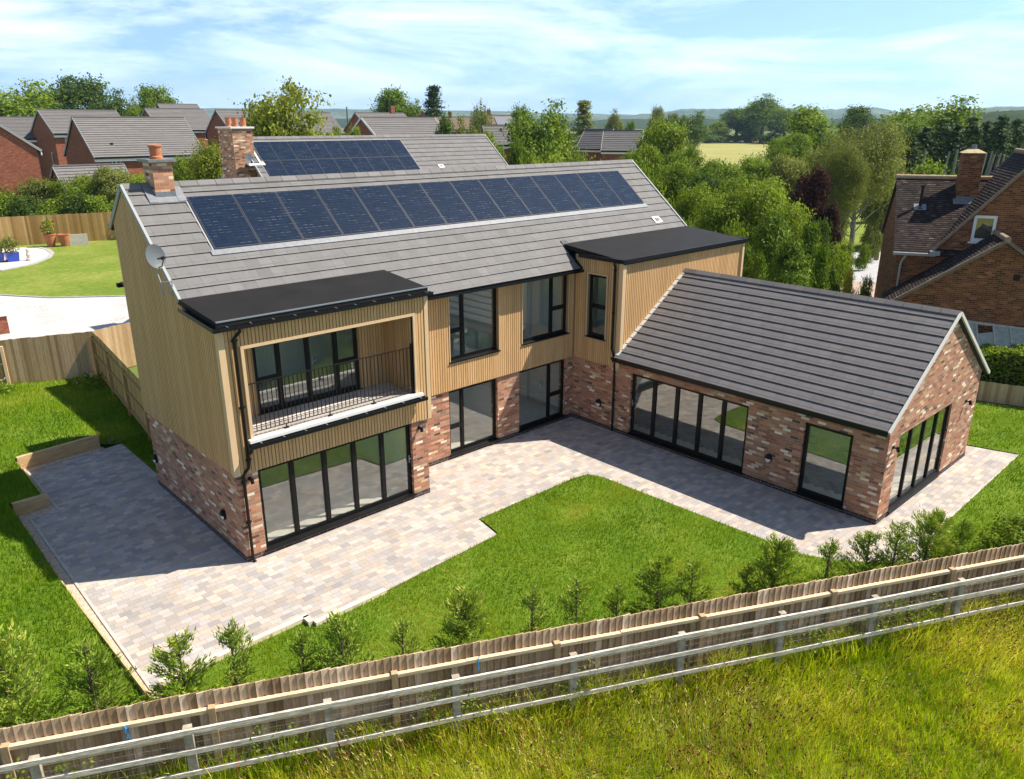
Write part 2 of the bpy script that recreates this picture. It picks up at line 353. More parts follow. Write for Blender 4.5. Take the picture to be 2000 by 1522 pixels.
M_pea = ground_mat('pea_gravel', [(.35, (.26, .20, .15)), (.5, (.50, .41, .32)), (.65, (.72, .61, .50))], 12, 38, .02, mix2=.6)
M_path = ground_mat('buff_path_gravel', [(.3, (.28, .21, .165)), (.5, (.38, .29, .235)), (.7, (.47, .38, .31))], 1, 14, .02)
M_tarmac = ground_mat('pale_drive', [(.3, (.30, .30, .32)), (.7, (.46, .46, .48))], 1, 14, .02)
M_patio = ground_mat('round_patio_stone', [(.3, (.42, .38, .32)), (.5, (.56, .52, .45)), (.7, (.66, .62, .55))], 1.2, 5)

def leaf_mat(name, stops, transl=.35, rough=.55, sat=1):
    m = bpy.data.materials.new(name); m.use_nodes = True; nt = m.node_tree; nt.nodes.clear()
    o = nd(nt, 'ShaderNodeOutputMaterial'); b = nd(nt, 'ShaderNodeBsdfPrincipled'); b.inputs['Roughness'].default_value = rough; b.inputs['Specular IOR Level'].default_value = .10
    a = nd(nt, 'ShaderNodeAttribute', attribute_name='tone'); sp = nd(nt, 'ShaderNodeSeparateColor'); lk(nt, a.outputs['Color'], sp.inputs[0])
    oi = nd(nt, 'ShaderNodeObjectInfo')
    f = math_(nt, 'ADD', sp.outputs[0], math_(nt, 'MULTIPLY', math_(nt, 'SUBTRACT', oi.outputs['Random'], .5), .22))
    c = ramp(nt, f, stops); t = nd(nt, 'ShaderNodeBsdfTranslucent'); lk(nt, c, b.inputs['Base Color'])
    lk(nt, mixc(nt, 1, c, (1.25, 1.25, .5), 'MULTIPLY'), t.inputs[0])
    mx = nd(nt, 'ShaderNodeMixShader'); mx.inputs[0].default_value = transl
    lk(nt, b.outputs[0], mx.inputs[1]); lk(nt, t.outputs[0], mx.inputs[2]); lk(nt, mx.outputs[0], o.inputs[0]); return m
L_mid = leaf_mat('leaf_mid', [(0, (0.0728, 0.125, 0.0139)), (.5, (0.159, 0.236, 0.0231)), (1, (0.292, 0.368, 0.0462))])
L_dark = leaf_mat('leaf_dark', [(0, (0.0396, 0.0726, 0.0158)), (.5, (0.0792, 0.132, 0.0238)), (1, (0.158, 0.224, 0.0396))])
L_bright = leaf_mat('leaf_bright', [(0, (0.0886, 0.136, 0.0126)), (.5, (0.187, 0.26, 0.0231)), (1, (0.325, 0.385, 0.0525))])
L_yellow = leaf_mat('leaf_yellowgreen', [(0, (0.0792, 0.112, 0.014)), (.5, (0.202, 0.242, 0.03)), (1, (0.37, 0.372, 0.06))])
L_olive = leaf_mat('leaf_olive', [(0, (0.0864, 0.108, 0.0251)), (.5, (0.184, 0.211, 0.0513)), (1, (0.313, 0.331, 0.103))])
L_copper = leaf_mat('leaf_copper', [(0, (0.0156, 0.00694, 0.00781)), (.5, (0.0391, 0.0139, 0.0139)), (1, (0.122, 0.0477, 0.0347))], .2)
L_conif = leaf_mat('leaf_conifer', [(0, (.02, .042, .012)), (.5, (.045, .08, .018)), (1, (.09, .14, .03))], .15)
L_feather = leaf_mat('leaf_feathery_conifer', [(0, (0.0517, 0.0978, 0.0115)), (.5, (0.138, 0.218, 0.0207)), (1, (0.276, 0.356, 0.0345))], .2)
L_gold = leaf_mat('leaf_gold', [(0, (.30, .27, .03)), (.5, (.50, .43, .05)), (1, (.68, .60, .10))])
L_thuja = leaf_mat('leaf_sapling', [(0, (0.0765, 0.138, 0.0161)), (.45, (0.186, 0.276, 0.0287)), (.8, (0.328, 0.414, 0.0575)), (1, (0.503, 0.442, 0.115))], .25)
L_grass = leaf_mat('grass_blade', [(0, (0.028, 0.0837, 0.00216)), (.35, (0.0799, 0.186, 0.00288)), (.65, (0.176, 0.288, 0.00504)), (.85, (0.303, 0.344, 0.0144)), (1, (0.439, 0.409, 0.0864))], .35)
L_meadow = leaf_mat('meadow_blade', [(0, (0.126, 0.211, 0.00589)), (.35, (0.3, 0.401, 0.00982)), (.6, (0.483, 0.533, 0.0246)), (.8, (0.639, 0.6, 0.108)), (.93, (0.822, 0.735, 0.324)), (1, (0.329, 0.123, 0.049))], .45)
M_barkdim = simple('grey_bark', (.20, .19, .16), .95, .1, 8, .3)
M_bark = simple('bark', (.14, .10, .07), .95, .1, 8, .4)
M_barkpale = simple('pale_bark', (.46, .43, .38), .9, .1, 8, .3)

# ------------------------------------------------------------------ geometry helpers for buildings
def clip_col(u0, u1, z0, z1, ztop):
    """quad cut by a roof line that is straight between u0 and u1"""
    a, b = ztop(u0+1e-6), ztop(u1-1e-6)
    P = [(u0, z0), (u1, z0), (u1, z1), (u0, z1)]
    f = lambda p: a+(b-a)*(p[0]-u0)/(u1-u0)-p[1]
    o = []
    for i in range(4):
        p, q = P[i], P[(i+1) % 4]; fp, fq = f(p), f(q)
        if fp >= -1e-9: o.append(p)
        if (fp > 1e-9 and fq < -1e-9) or (fp < -1e-9 and fq > 1e-9):
            t = fp/(fp-fq); o.append((p[0]+(q[0]-p[0])*t, p[1]+(q[1]-p[1])*t))
    return o if len(o) > 2 else None
def slab(mb, o, u, n, width, z0, ztop, thick, holes=(), knots=(), inner=True):
    """wall slab: outer face through o along u, thickness goes against n (outward). holes (u0,u1,z0,z1)"""
    o, u, n = Vector(o), Vector(u), Vector(n); Z = Vector((0, 0, 1))
    zt = ztop if callable(ztop) else (lambda _u, k=ztop: k)
    us = sorted(set([0, width]+list(knots)+[h[0] for h in holes]+[h[1] for h in holes])); us = [x for x in us if 0 <= x <= width]
    zm = max(max(zt(x+1e-6), zt(x-1e-6)) if 0 < x < width else zt(min(max(x, 1e-6), width-1e-6)) for x in us)+.001
    zs = sorted(set([z0, zm]+[z for h in holes for z in (h[2], h[3]) if z0 < z < zm]))
    def solid(x, z):
        if x < 0 or x > width or z < z0 or z > zt(x): return False
        return not any(h[0] < x < h[1] and h[2] < z < h[3] for h in holes)
    P = lambda x, z, k: o+u*x+Z*z-n*k
    for i in range(len(us)-1):
        for j in range(len(zs)-1):
            a, b, c, d = us[i], us[i+1], zs[j], zs[j+1]
            if any(h[0] <= a+1e-6 and h[1] >= b-1e-6 and h[2] <= c+1e-6 and h[3] >= d-1e-6 for h in holes): continue
            poly = clip_col(a, b, c, d, zt)
            if not poly: continue
            front = [P(x, z, 0) for x, z in poly]; back = [P(x, z, thick) for x, z in poly]
            flip = (u.cross(Z)).dot(n) < 0
            mb.face(front[::-1] if flip else front)
            if inner: mb.face(back if flip else back[::-1])
            m = len(poly)
            for k in range(m):
                p, q = poly[k], poly[(k+1) % m]; ex, ez = q[0]-p[0], q[1]-p[1]; L = math.hypot(ex, ez)
                if L < 1e-6: continue
                mxp = (p[0]+q[0])/2+ez/L*.002; mzp = (p[1]+q[1])/2-ex/L*.002
                if solid(mxp, mzp): continue
                f = [P(p[0], p[1], 0), P(p[0], p[1], thick), P(q[0], q[1], thick), P(q[0], q[1], 0)]
                mb.face(f if not flip else f[::-1])
def slats(mb, o, u, n, u0, u1, z0, ztop, holes=(), per=.083, wd=.062, proud=.018):
    o, u, n = Vector(o), Vector(u), Vector(n); zt = ztop if callable(ztop) else (lambda _u, k=ztop: k)
    k = int((u1-u0)/per); per = (u1-u0)/max(k, 1)
    for i in range(k):
        a = u0+i*per+(per-wd)/2; b = a+wd; tn = .5+random.uniform(-.28, .28)
        segs = [(z0, None)]
        hs = sorted([(h[2], h[3]) for h in holes if h[0] < b-.01 and h[1] > a+.01]); lo = z0; segs = []
        for hz0, hz1 in hs:
            if hz0 > lo: segs.append((lo, hz0))
            lo = max(lo, hz1)
        segs.append((lo, None))
        for s0, s1 in segs:
            ta, tb = (zt(a), zt(b)) if s1 is None else (s1, s1)
            if min(ta, tb) <= s0+.01: continue
            A, B = o+u*a, o+u*b; Z = Vector((0, 0, 1))
            mb.hexa([A+Z*s0, B+Z*s0, B+n*proud+Z*s0, A+n*proud+Z*s0, A+Z*ta, B+Z*tb, B+n*proud+Z*tb, A+n*proud+Z*ta], tn)

def window(parent, name, o, u, n, w, h, cols, rows=None, fr=.07, dep=.07, sill=True, setback=.09, handle=None, glass=None, split=None):
    """framed window; o = lower left corner on the wall face; cols = inner mullion positions; split = {col index: transom heights}"""
    o, u, n = Vector(o), Vector(u), Vector(n); Z = Vector((0, 0, 1)); b = o-n*setback
    f = MB(); P = lambda x, z, k=0: b+u*x+Z*z-n*k
    def rect(x0, x1, z0, z1, k0=0, k1=dep): 
        a = [P(x0, z0, k0), P(x1, z0, k0), P(x1, z0, k1), P(x0, z0, k1)]; f.hexa(a+[q+Z*(z1-z0) for q in a])
    rect(0, fr, 0, h); rect(w-fr, w, 0, h); rect(fr, w-fr, 0, fr+.02); rect(fr, w-fr, h-fr, h)
    xs = [fr]+[x for x in cols]+[w-fr]; bays = []
    for c in cols: rect(c-fr*.62, c+fr*.62, fr+.02, h-fr, -.012)
    for i in range(len(xs)-1):
        x0 = xs[i]+(fr*.62 if i else 0); x1 = xs[i+1]-(fr*.62 if i < len(xs)-2 else 0); zz = [fr+.02, h-fr]
        for t in (split or {}).get(i, []):
            rect(x0, x1, t-.05, t+.05, -.012); zz = [fr+.02, t-.05, t+.05, h-fr]
        bays.append((x0, x1, zz))
    fo = f.build(name, M_frame, parent)
    for x0, x1, zz in bays:
        for j in range(0, len(zz), 2):
            g = MB(); g.face([P(x0, zz[j], .03), P(x1, zz[j], .03), P(x1, zz[j+1], .03), P(x0, zz[j+1], .03)]); g.build('pane', glass or M_glass, fo)
            # thin inner sash
            s_ = MB()
            t = .018
            for (a0, a1, c0, c1) in ((x0, x0+t, zz[j], zz[j+1]), (x1-t, x1, zz[j], zz[j+1]), (x0+t, x1-t, zz[j], zz[j]+t), (x0+t, x1-t, zz[j+1]-t, zz[j+1])):
                q = [P(a0, c0, -.004), P(a1, c0, -.004), P(a1, c0, .028), P(a0, c0, .028)]; s_.hexa(q+[k+Z*(c1-c0) for k in q])
            s_.build('glazing_bead', M_frame, fo)
    if sill:
        s = MB(); a = [o+u*-.04+n*.06, o+u*(w+.04)+n*.06, o+u*(w+.04)-n*setback, o+u*-.04-n*setback]
        s.hexa([q-Z*.035 for q in a]+[a[0], a[1], a[2]+Z*.012, a[3]+Z*.012]); s.build('sill', M_frame, fo)
    if handle is not None:
        hh = MB(); q = b+u*handle+Z*1.0+n*.02
        hh.obox(q-Z*.1, u, n, .03, .02, .2); hh.obox(q+n*.03, u, n, .12, .015, .018); hh.build('handle', M_edge, fo)
    return fo
def tiled(mb, corner, along, upslope, L, H, tw, gauge, thick=.032, holes=(), rows=None):
    """courses of flat tiles; corner = eave corner, along = eave direction, upslope = unit vector up the slope; stepped laps. holes in (along,up) are left out"""
    c, a, s = Vector(corner), Vector(along), Vector(upslope); n = a.cross(s).normalized()
    if n.z < 0: n = -n
    nr = int(round(H/gauge)); g = H/nr; nc = int(round(L/tw)); t = L/nc
    for r in range(nr):
        off = .5*t if r % 2 else 0
        xs = [0]+[k*t+off for k in range(0 if off else 1, nc+1) if 0 < k*t+off < L-1e-3]+[L]
        for k in range(len(xs)-1):
            x0, x1 = xs[k]+.0015, xs[k+1]-.0015; y0, y1 = r*g, (r+1)*g+.01
            if any(h[0] < (x0+x1)/2 < h[1] and h[2] < (y0+y1)/2 < h[3] for h in holes): continue
            j = random.uniform(-.0015, .0015)
            p = [c+a*x0+s*y0, c+a*x1+s*y0, c+a*x1+s*y1, c+a*x0+s*y1]
            top = [p[0]+n*(thick+j), p[1]+n*(thick+j), p[2]+n*(.004+j), p[3]+n*(.004+j)]
            tn = min(1, max(0, random.gauss(.5, .22)))
            flip = (top[1]-top[0]).cross(top[3]-top[0]).z < 0
            mb.face(top[::-1] if flip else top, tn)
            mb.face([top[0]-n*.006, top[1]-n*.006, top[1], top[0]], tn*.4)  # front edge and lap underside darkened in tone to carry the lap shadow
            mb.face([top[0]-n*.006, top[1]-n*.006, top[1]-n*.006+s*.10, top[0]-n*.006+s*.10], 0)
def ridge_tiles(mb, p, q, seglen, drop, hw, thick=.03):
    p, q = Vector(p), Vector(q); d = q-p; L = d.length; d.normalize(); k = max(1, int(round(L/seglen))); s = L/k
    sd = d.cross(Vector((0, 0, 1))).normalized()
    for i in range(k):
        a = p+d*(i*s+.006); b = p+d*((i+1)*s-.006); tn = random.random(); up = Vector((0, 0, thick+random.uniform(0, .004)))
        for sg in (1, -1):
            lo = sd*hw*sg-Vector((0, 0, drop))
            f = [a+up, b+up, b+lo+up, a+lo+up]
            if (f[1]-f[0]).cross(f[3]-f[0]).z < 0: f = f[::-1]
            mb.face(f, tn); mb.face([a+lo+up, b+lo+up, b+lo+up*.0-Vector((0, 0, .004)), a+lo-Vector((0, 0, .004))], tn)
        mb.face([a+up, a+sd*hw-Vector((0, 0, drop))+up, a-sd*hw-Vector((0, 0, drop))+up], tn)
        mb.face([b+up, b+sd*hw-Vector((0, 0, drop))+up, b-sd*hw-Vector((0, 0, drop))+up], tn)
X, Y, Z = Vector((1, 0, 0)), Vector((0, 1, 0)), Vector((0, 0, 1))
# ================================================================== the new house
HS = empty('detached_house', (0, 0, 0))
tag(HS, 'new timber clad house with long solar roof, balcony and low brick wing in the middle', 'house')
SL = .829; CA = math.cos(math.atan(SL)); SA = math.sin(math.atan(SL)); YR, HR, YE = 4.463, 7.969, .961
rz_ = lambda y: HR-abs(YR-y)*SL
W1 = (.47, 4.62, .15, 2.14)
GF1 = (6.88, 8.74, .15, 2.12); GF2 = (9.64, 11.73, .15, 2.12)
# --- brick ground floor
b = MB()
slab(b, (0, 0, 0), X, -Y, 5.12, .15, 2.166, .3, [W1])
slab(b, (0, 5.47, 0), -Y, -X, 5.17, .15, 2.166, .3)
slab(b, (5.12, .3, 0), Y, X, 1.01, .15, 2.166, .3)
slab(b, (5.12, 1.31, 0), X, -Y, 6.94, .15, 2.166, .3, [(GF1[0]-5.12, GF1[1]-5.12, .15, 2.12), (GF2[0]-5.12, GF2[1]-5.12, .15, 2.12)])
slab(b, (12.06, 1.31, 0), -Y, -X, 1.91, .15, 2.166, .3)
b.build('wall', M_brick, HS)
b = MB()
slab(b, (12.06, -.6, 0), -Y, -X, 7.97, .15, 2.62, .3, [(.52, 4.56, .15, 2.12), (6.16, 7.43, .15, 2.13)])
slab(b, (12.06, -8.87, 0), X, -Y, 6.13, .15, lambda u: 2.72+.673*min(u, 6.13-u), .3, [(.66, 4.09, .15, 2.2)], knots=[3.065])
slab(b, (18.19, -8.57, 0), Y, X, 7.97, .15, 2.66, .3, [(1.77, 6.17, .15, 2.15)])
slab(b, (18.19, -.6, 0), X, -Y, .31, .15, 2.166, .3)
b.build('wall', M_brick, HS)
b = MB()                                                  # dark two-course plinth
for (a, c) in (((-.006, -.006, -.1), (5.126, .28, .149)), ((-.006, .281, -.1), (.28, 5.476, .149)), ((4.84, .281, -.1), (5.126, 1.32, .149)), ((5.127, 1.304, -.1), (12.054, 1.6, .149)),
               ((12.054, -8.59, -.1), (12.36, 1.303, .149)), ((12.054, -8.876, -.1), (18.196, -8.591, .149)), ((17.9, -8.589, -.1), (18.196, -.3, .149)), ((18.2, -.606, -.1), (18.506, 5.4, .149)), ((.29, 5.2, -.1), (18.19, 5.476, .149))):
    b.box(a, c)
b.build('plinth', M_plinth, HS)
# --- timber cladding
cb, cs = MB(), MB()
HB = (.44+.05, 4.74+.05, 2.80, 4.92)                      # balcony opening, measured from u=0 at x=-.05
slab(cb, (-.05, -.05, 0), X, -Y, 5.22, 2.17, 5.44, .3, [HB])
slats(cs, (-.05, -.05, 0), X, -Y, .11, 5.12, 2.165, 5.44, [(HB[0]-.07, HB[1]+.07, HB[2]-.0, HB[3]+.07)])
gz_ = lambda u: min(5.44, 9) if (5.47-u) < 1.36 else rz_(5.47-u)-.05
slab(cb, (-.05, 5.47, 0), -Y, -X, 5.22, 2.17, gz_, .3, knots=[5.47-4.463, 5.47-1.36])
slats(cs, (-.05, 5.47, 0), -Y, -X, 0, 5.42, 2.165, lambda u: (5.44 if (5.47-u) < 1.36 else rz_(5.47-u)-.05), per=.095)
slab(cb, (5.17, .25, 0), Y, X, 1.01, 2.17, 5.44, .3)
slats(cs, (5.17, .05, 0), Y, X, 0, 1.1, 2.165, 5.44)
F1 = (6.91, 8.74, 3.0, 4.93); F2 = (9.70, 11.72, 3.0, 4.93)
hh = [(F[0]-5.17, F[1]-5.17, F[2], F[3]) for F in (F1, F2)]
slab(cb, (5.17, 1.26, 0), X, -Y, 6.84, 2.17, 5.05, .3, hh)
slats(cs, (5.17, 1.26, 0), X, -Y, .03, 6.79, 2.165, 5.05, [(h[0]-.03, h[1]+.03, h[2]-.0, h[3]) for h in hh])
RW = (.57, 1.33, 2.97, 4.95)                              # small window on the return, u from y=1.26
slab(cb, (12.01, 1.26, 0), -Y, -X, 1.91, 2.17, 5.5, .3, [RW])
slats(cs, (12.01, 1.26, 0), -Y, -X, .05, 1.83, 2.165, 5.5, [(RW[0]-.04, RW[1]+.04, RW[2]-.04, RW[3]+.04)])
slab(cb, (12.01, -.65, 0), X, -Y, 6.54, 2.17, 5.46, .3)
slats(cs, (12.01, -.65, 0), X, -Y, .08, 6.50, 2.165, 5.46, per=.085, wd=.058)
slab(cb, (18.55, -.35, 0), Y, X, 5.82, .15, lambda u: max(5.46 if u < 2.1 else 0, rz_(-.35+u)-.05), .3, knots=[2.1, 4.813])
ADDED_REAR = [(5.5, 8.6, .3, 2.2), (9.3, 11.9, .3, 2.2), (5.5, 8.6, 3.0, 4.8), (9.3, 11.9, 3.0, 4.8), (13.6, 17.2, 3.0, 4.8)]  # unseen rear openings, added to let more light into the rooms
slab(cb, (18.5, 5.47, 0), -X, Y, 18.19, 0, 7.0, .26, [(18.5-b_, 18.5-a_, c_, d_) for a_, b_, c_, d_ in ADDED_REAR])
# balcony recess
slab(cb, (.44, .26, 0), Y, X, .94, 2.8, 4.95, .08); slats(cs, (.44, -.02, 0), Y, X, .0, 1.2, 2.93, 4.92, proud=.02)
slab(cb, (4.74, 1.2, 0), -Y, -X, .94, 2.8, 4.95, .08); slats(cs, (4.74, 1.2, 0), -Y, -X, 0, 1.2, 2.93, 4.92, proud=.02)
BW = (.74, 3.50, 2.93, 4.60)
slab(cb, (.44, 1.2, 0), X, -Y, 4.30, 2.8, 4.95, .12, [BW]); slats(cs, (.44, 1.2, 0), X, -Y, .02, 4.28, 2.93, 4.92, [(BW[0]-.03, BW[1]+.03, 2.9, 4.62)], proud=.02)
cb.box((.44, .0, 4.921), (4.74, 1.2, 4.99))
cb.box((1.25, 5.475, 0), (5.0, 7.9, 5.45)); cb.box((3.45, 7.905, 0), (5.0, 14.4, 5.45))      # rear block and rear wing behind the gable
cb.build('cladding_backing', M_cladback, HS)
rb = MB(); rb.box((1.15, 5.6, 5.451), (5.1, 8.0, 5.56)); rb.box((3.35, 8.001, 5.451), (5.1, 14.5, 5.56)); rb.build('flat_roof', M_flat, HS)
cs.build('timber_cladding', M_clad, HS)
def tb(p, q, nm='corner_trim'):
    t = MB(); t.box(p, q); t.build(nm, M_trim, HS)
tb((-.083, -.083, 2.155), (.055, .04, 5.44)); tb((5.09, -.083, 2.155), (5.203, .04, 5.44))
tb((11.925, -.733, 2.155), (12.08, -.6, 5.46)); tb((18.46, -.733, 2.155), (18.57, -.6, 5.46))
x0, x1, z0, z1 = .44, 4.74, 2.80, 4.92                    # trim around the balcony opening
tb((x0-.07, -.088, z0), (x0, .258, z1+.07)); tb((x1, -.088, z0), (x1+.07, .258, z1+.07)); tb((x0+.001, -.089, z1+.001), (x1-.001, .257, z1+.07))
for F in (F1, F2):
    for xx in (F[0]-.03, F[1]): tb((xx, 1.228, F[2]), (xx+.03, 1.27, F[3]))
tb((11.972, .69, 2.93), (12.03, .73, 4.99)); tb((11.972, -.11, 2.93), (12.03, -.07, 4.99)); tb((11.973, -.069, 4.95), (12.03, .689, 4.99))
# --- windows and glazed doors
window(HS, 'bifold_door', (.47, 0, .15), X, -Y, 4.15, 1.99, [.84, 1.68, 2.48, 3.29], fr=.075, handle=4.06)
window(HS, 'window', (6.88, 1.31, .15), X, -Y, 1.86, 1.97, [.54], split={0: [.82]})
window(HS, 'window', (9.64, 1.31, .15), X, -Y, 2.09, 1.97, [1.40], split={1: [.84]})
window(HS, 'window', (6.91, 1.26, 3.0), X, -Y, 1.83, 1.93, [.54], split={0: [.86]})
window(HS, 'window', (9.70, 1.26, 3.0), X, -Y, 2.02, 1.93, [1.34], split={1: [.86]})
window(HS, 'window', (12.01, .69, 2.97), -Y, -X, .76, 1.98, [], split={0: [.98]}, setback=.07)
window(HS, 'bifold_door', (12.06, -1.12, .15), -Y, -X, 4.04, 1.97, [.84, 1.66, 2.45, 3.23], fr=.075, handle=.05)
window(HS, 'window', (12.06, -6.76, .15), -Y, -X, 1.27, 1.98, [], fr=.085)
window(HS, 'bifold_door', (12.72, -8.87, .15), X, -Y, 3.43, 2.05, [.88, 1.74, 2.58], fr=.05, setback=.05)
window(HS, 'balcony_door', (1.18, 1.2, 2.93), X, -Y, 2.76, 1.67, [.62, 1.38, 2.14], fr=.07, split={0: [.80], 3: [.80]}, setback=.04, handle=1.46)
for a_, b_, c_, d_ in ADDED_REAR: window(HS, 'window', (b_, 5.47, c_), -X, Y, b_-a_, d_-c_, [(b_-a_)/2])  # unseen windows in the openings added for room light
window(HS, 'bifold_door', (18.19, -6.8, .15), Y, X, 4.4, 2.0, [1.1, 2.2, 3.3])  # unseen doors in the far wall, added to brighten the wing inside
# --- main roof
r = MB(); up = Vector((0, CA, SA))
L = (YR-YE)/CA
tiled(r, (-.07, YE, rz_(YE)), X, up, 18.64, L, .335, .325, holes=[(-1, 5.22, -1, .97), (12.09, 20, -1, .97)])
r.build('roof', M_tile, HS)
r = MB()
for (a, c, y0) in ((-.05, 18.55, 1.62), (5.2, 12.0, YE+.02)):
    P = [Vector((a, y0, rz_(y0)-.003)), Vector((c, y0, rz_(y0)-.003)), Vector((c, YR, HR-.003)), Vector((a, YR, HR-.003))]
    if a > 0: P[2].y = P[3].y = 1.615; P[2].z = P[3].z = rz_(1.615)-.003
    r.hexa([p-Vector((0, 0, .09)) for p in P]+P)
P = [Vector((-.07, YR+.002, HR+.012)), Vector((18.57, YR+.002, HR+.012)), Vector((18.57, 5.70, rz_(5.70)+.012)), Vector((-.07, 5.70, rz_(5.70)+.012))]
r.hexa([p-Vector((0, 0, .1)) for p in P]+P)
r.build('roof_deck', M_underlay, HS)
r = MB(); ridge_tiles(r, (-.09, YR, HR+.035), (18.6, YR, HR+.035), .45, .11, .135); r.build('ridge_tiles', M_tile, HS)
for xx in (-.10, 18.52):
    v = MB()
    for ya, yb2 in ((1.75, YR), (YR, 5.72)):
        A, B = Vector((xx+.03, ya, rz_(ya)+.0)), Vector((xx+.03, yb2, rz_(yb2)+.0)); v.bar(A, B, .06, .11)
    v.build('verge', M_verge, HS)
# flashing under and around the panels, vent tile
fl = MB(); sp = lambda x, s, h: Vector((x, YE+s*CA, rz_(YE+s*CA)))+Vector((0, -SA, CA))*h
def slopebox(mb, x0, x1, s0, s1, h0, h1, tone=.5):
    a = [sp(x0, s0, h0), sp(x1, s0, h0), sp(x1, s1, h0), sp(x0, s1, h0)]; mb.hexa(a+[sp(x0, s0, h1), sp(x1, s0, h1), sp(x1, s1, h1), sp(x0, s1, h1)], tone)
slopebox(fl, 1.12, 17.33, 2.16, 2.31, .0, .04); fl.build('flashing', M_lead, HS)
fr_ = MB(); slopebox(fr_, 1.18, 17.27, 2.31, 4.045, .0, .036); fr_.build('panel_tray', M_pgap, HS)
for i in range(14):
    x0 = 1.22+i*1.1436; pf = MB(); s0, s1 = 2.33, 4.03; a, c = x0+.012, x0+1.1436-.012; t_ = .014
    for q in ((a, c, s0, s0+t_), (a, c, s1-t_, s1), (a, a+t_, s0+t_, s1-t_), (c-t_, c, s0+t_, s1-t_)): slopebox(pf, *q, .037, .066)
    po = pf.build('solar_panel', M_pframe, HS)
    pc = MB(); slopebox(pc, a+t_, c-t_, s0+t_, s1-t_, .037, .060); pc.build('solar_cells', M_solar, po)
vt = MB(); slopebox(vt, 17.02, 17.42, 1.36, 1.66, .03, .05); vt.build('vent_surround', M_white, HS)
vt = MB(); slopebox(vt, 17.12, 17.32, 1.44, 1.58, .05, .075); vt.build('roof_vent', M_grey, HS)
# --- flat roofs
def flat(x0, x1, yf, leftg):
    f = MB(); zb = lambda y: 5.575+.097*(y+.1)
    P = [Vector((x0, yf, zb(yf))), Vector((x1, yf, zb(yf))), Vector((x1, 1.86, zb(1.86))), Vector((x0, 1.86, zb(1.86)))]
    f.hexa([p-Vector((0, 0, .13)) for p in P]+P); f.build('flat_roof', M_flat, HS)
    e = MB(); e.box((x0-.004, yf-.016, zb(yf)-.012), (x1+.004, yf+.03, zb(yf)+.014)); e.build('edge_trim', M_edge, HS)
flat(-.08, 5.20, -.11, True); flat(11.93, 18.62, -.74, False)
g = MB()                                                  # box gutters and fascias
def channel(p, q, out, w=.11, h=.08):
    p, q, o_ = Vector(p), Vector(q), Vector(out); d = (q-p).normalized()
    for (k0, k1, z0, z1) in ((0, w, -h, -h+.012), (w-.012, w, -h+.012, 0), (0, .012, -h+.012, .0)):
        g.hexa([p+o_*k0+Z*z0, q+o_*k0+Z*z0, q+o_*k1+Z*z0, p+o_*k1+Z*z0, p+o_*k0+Z*z1, q+o_*k0+Z*z1, q+o_*k1+Z*z1, p+o_*k1+Z*z1])
channel((-.20, -.125, 5.47), (5.28, -.125, 5.47), (0, -1, 0)); channel((-.095, -.235, 5.471), (-.095, 1.55, 5.62), (-1, 0, 0))
g.box((-.07, -.10, 5.40), (5.19, -.085, 5.47))
channel((5.22, YE+.03, rz_(YE)-.02), (12.0, YE+.03, rz_(YE)-.02), (0, -1, 0)); g.box((5.2, YE+.045, rz_(YE)-.13), (11.99, 1.25, rz_(YE)-.09))
for (x0, x1, y0, y1) in ((11.90, 18.64, -.80, -.735), (11.85, 11.925, -.80, 1.0)): g.box((x0, y0, 5.43), (x1, y1, 5.55))
g.box((18.625, -.8, 5.43), (18.7, 1.8, 5.55))
v0, v1 = Vector((12.03, .93, rz_(.93)+.03)), Vector((12.03, 1.84, rz_(1.84)+.03)); g.bar(v0, v1, .26, .05)
channel((11.76, -.62, 2.60), (11.76, -8.93, 2.60), (-1, 0, 0)); g.box((11.775, -8.9, 2.42), (11.80, -.67, 2.60)); g.box((11.80, -8.88, 2.50), (12.055, -.67, 2.53))
channel((.26, -.20, 2.86), (4.94, -.20, 2.86), (0, -1, 0), .12, .09)
channel((18.49, -8.93, 2.60), (18.49, -.62, 2.60), (1, 0, 0)); g.box((18.2, -8.9, 2.48), (18.48, -.62, 2.53))
channel((-.06, 5.72, 6.93), (18.55, 5.72, 6.93), (0, 1, 0)); channel((-.12, 5.75, 5.52), (2.5, 5.75, 5.52), (0, 1, 0), .13, .1)
g.box((-.05, 5.48, 5.50), (2.5, 5.77, 5.56))
g.build('gutter', M_gutter, HS)
k = MB()                                                  # gutter brackets
for i in range(11): x = .1+i*.5; k.box((x, -.235, 5.462), (x+.018, -.12, 5.476))
for i in range(9): x = .5+i*.53; k.box((x, -.32, 2.852), (x+.018, -.20, 2.866))
k.build('gutter_bracket', M_edge, HS)
def pipe(pts, r=.034, name='downpipe', collars=()):
    p = MB(); p.tube(pts, r, 12)
    for c in collars: p.tube([Vector(c)-Z*.035, Vector(c)+Z*.035], r*1.35, 12); p.box((c[0]-.07, c[1]-.006, c[2]-.02), (c[0]+.07, c[1]+.006, c[2]+.02))
    return p.build(name, M_gutter, HS, smooth=False)
pipe([(.36, -.18, 5.40), (.36, -.18, 5.33), (.30, -.15, 5.26), (.24, -.135, 5.20), (.24, -.135, 2.45), (.23, -.12, 2.30), (.13, -.06, 2.16), (.12, -.055, 2.05), (.11, -.055, .07), (.13, -.13, .03)], collars=[(.24, -.135, 5.15), (.24, -.135, 3.7), (.24, -.135, 2.5), (.12, -.055, 1.98), (.115, -.055, 1.0)])
pipe([(.27, -.26, 2.78), (.27, -.26, 2.70), (.25, -.16, 2.62), (.24, -.135, 2.52)], .03)
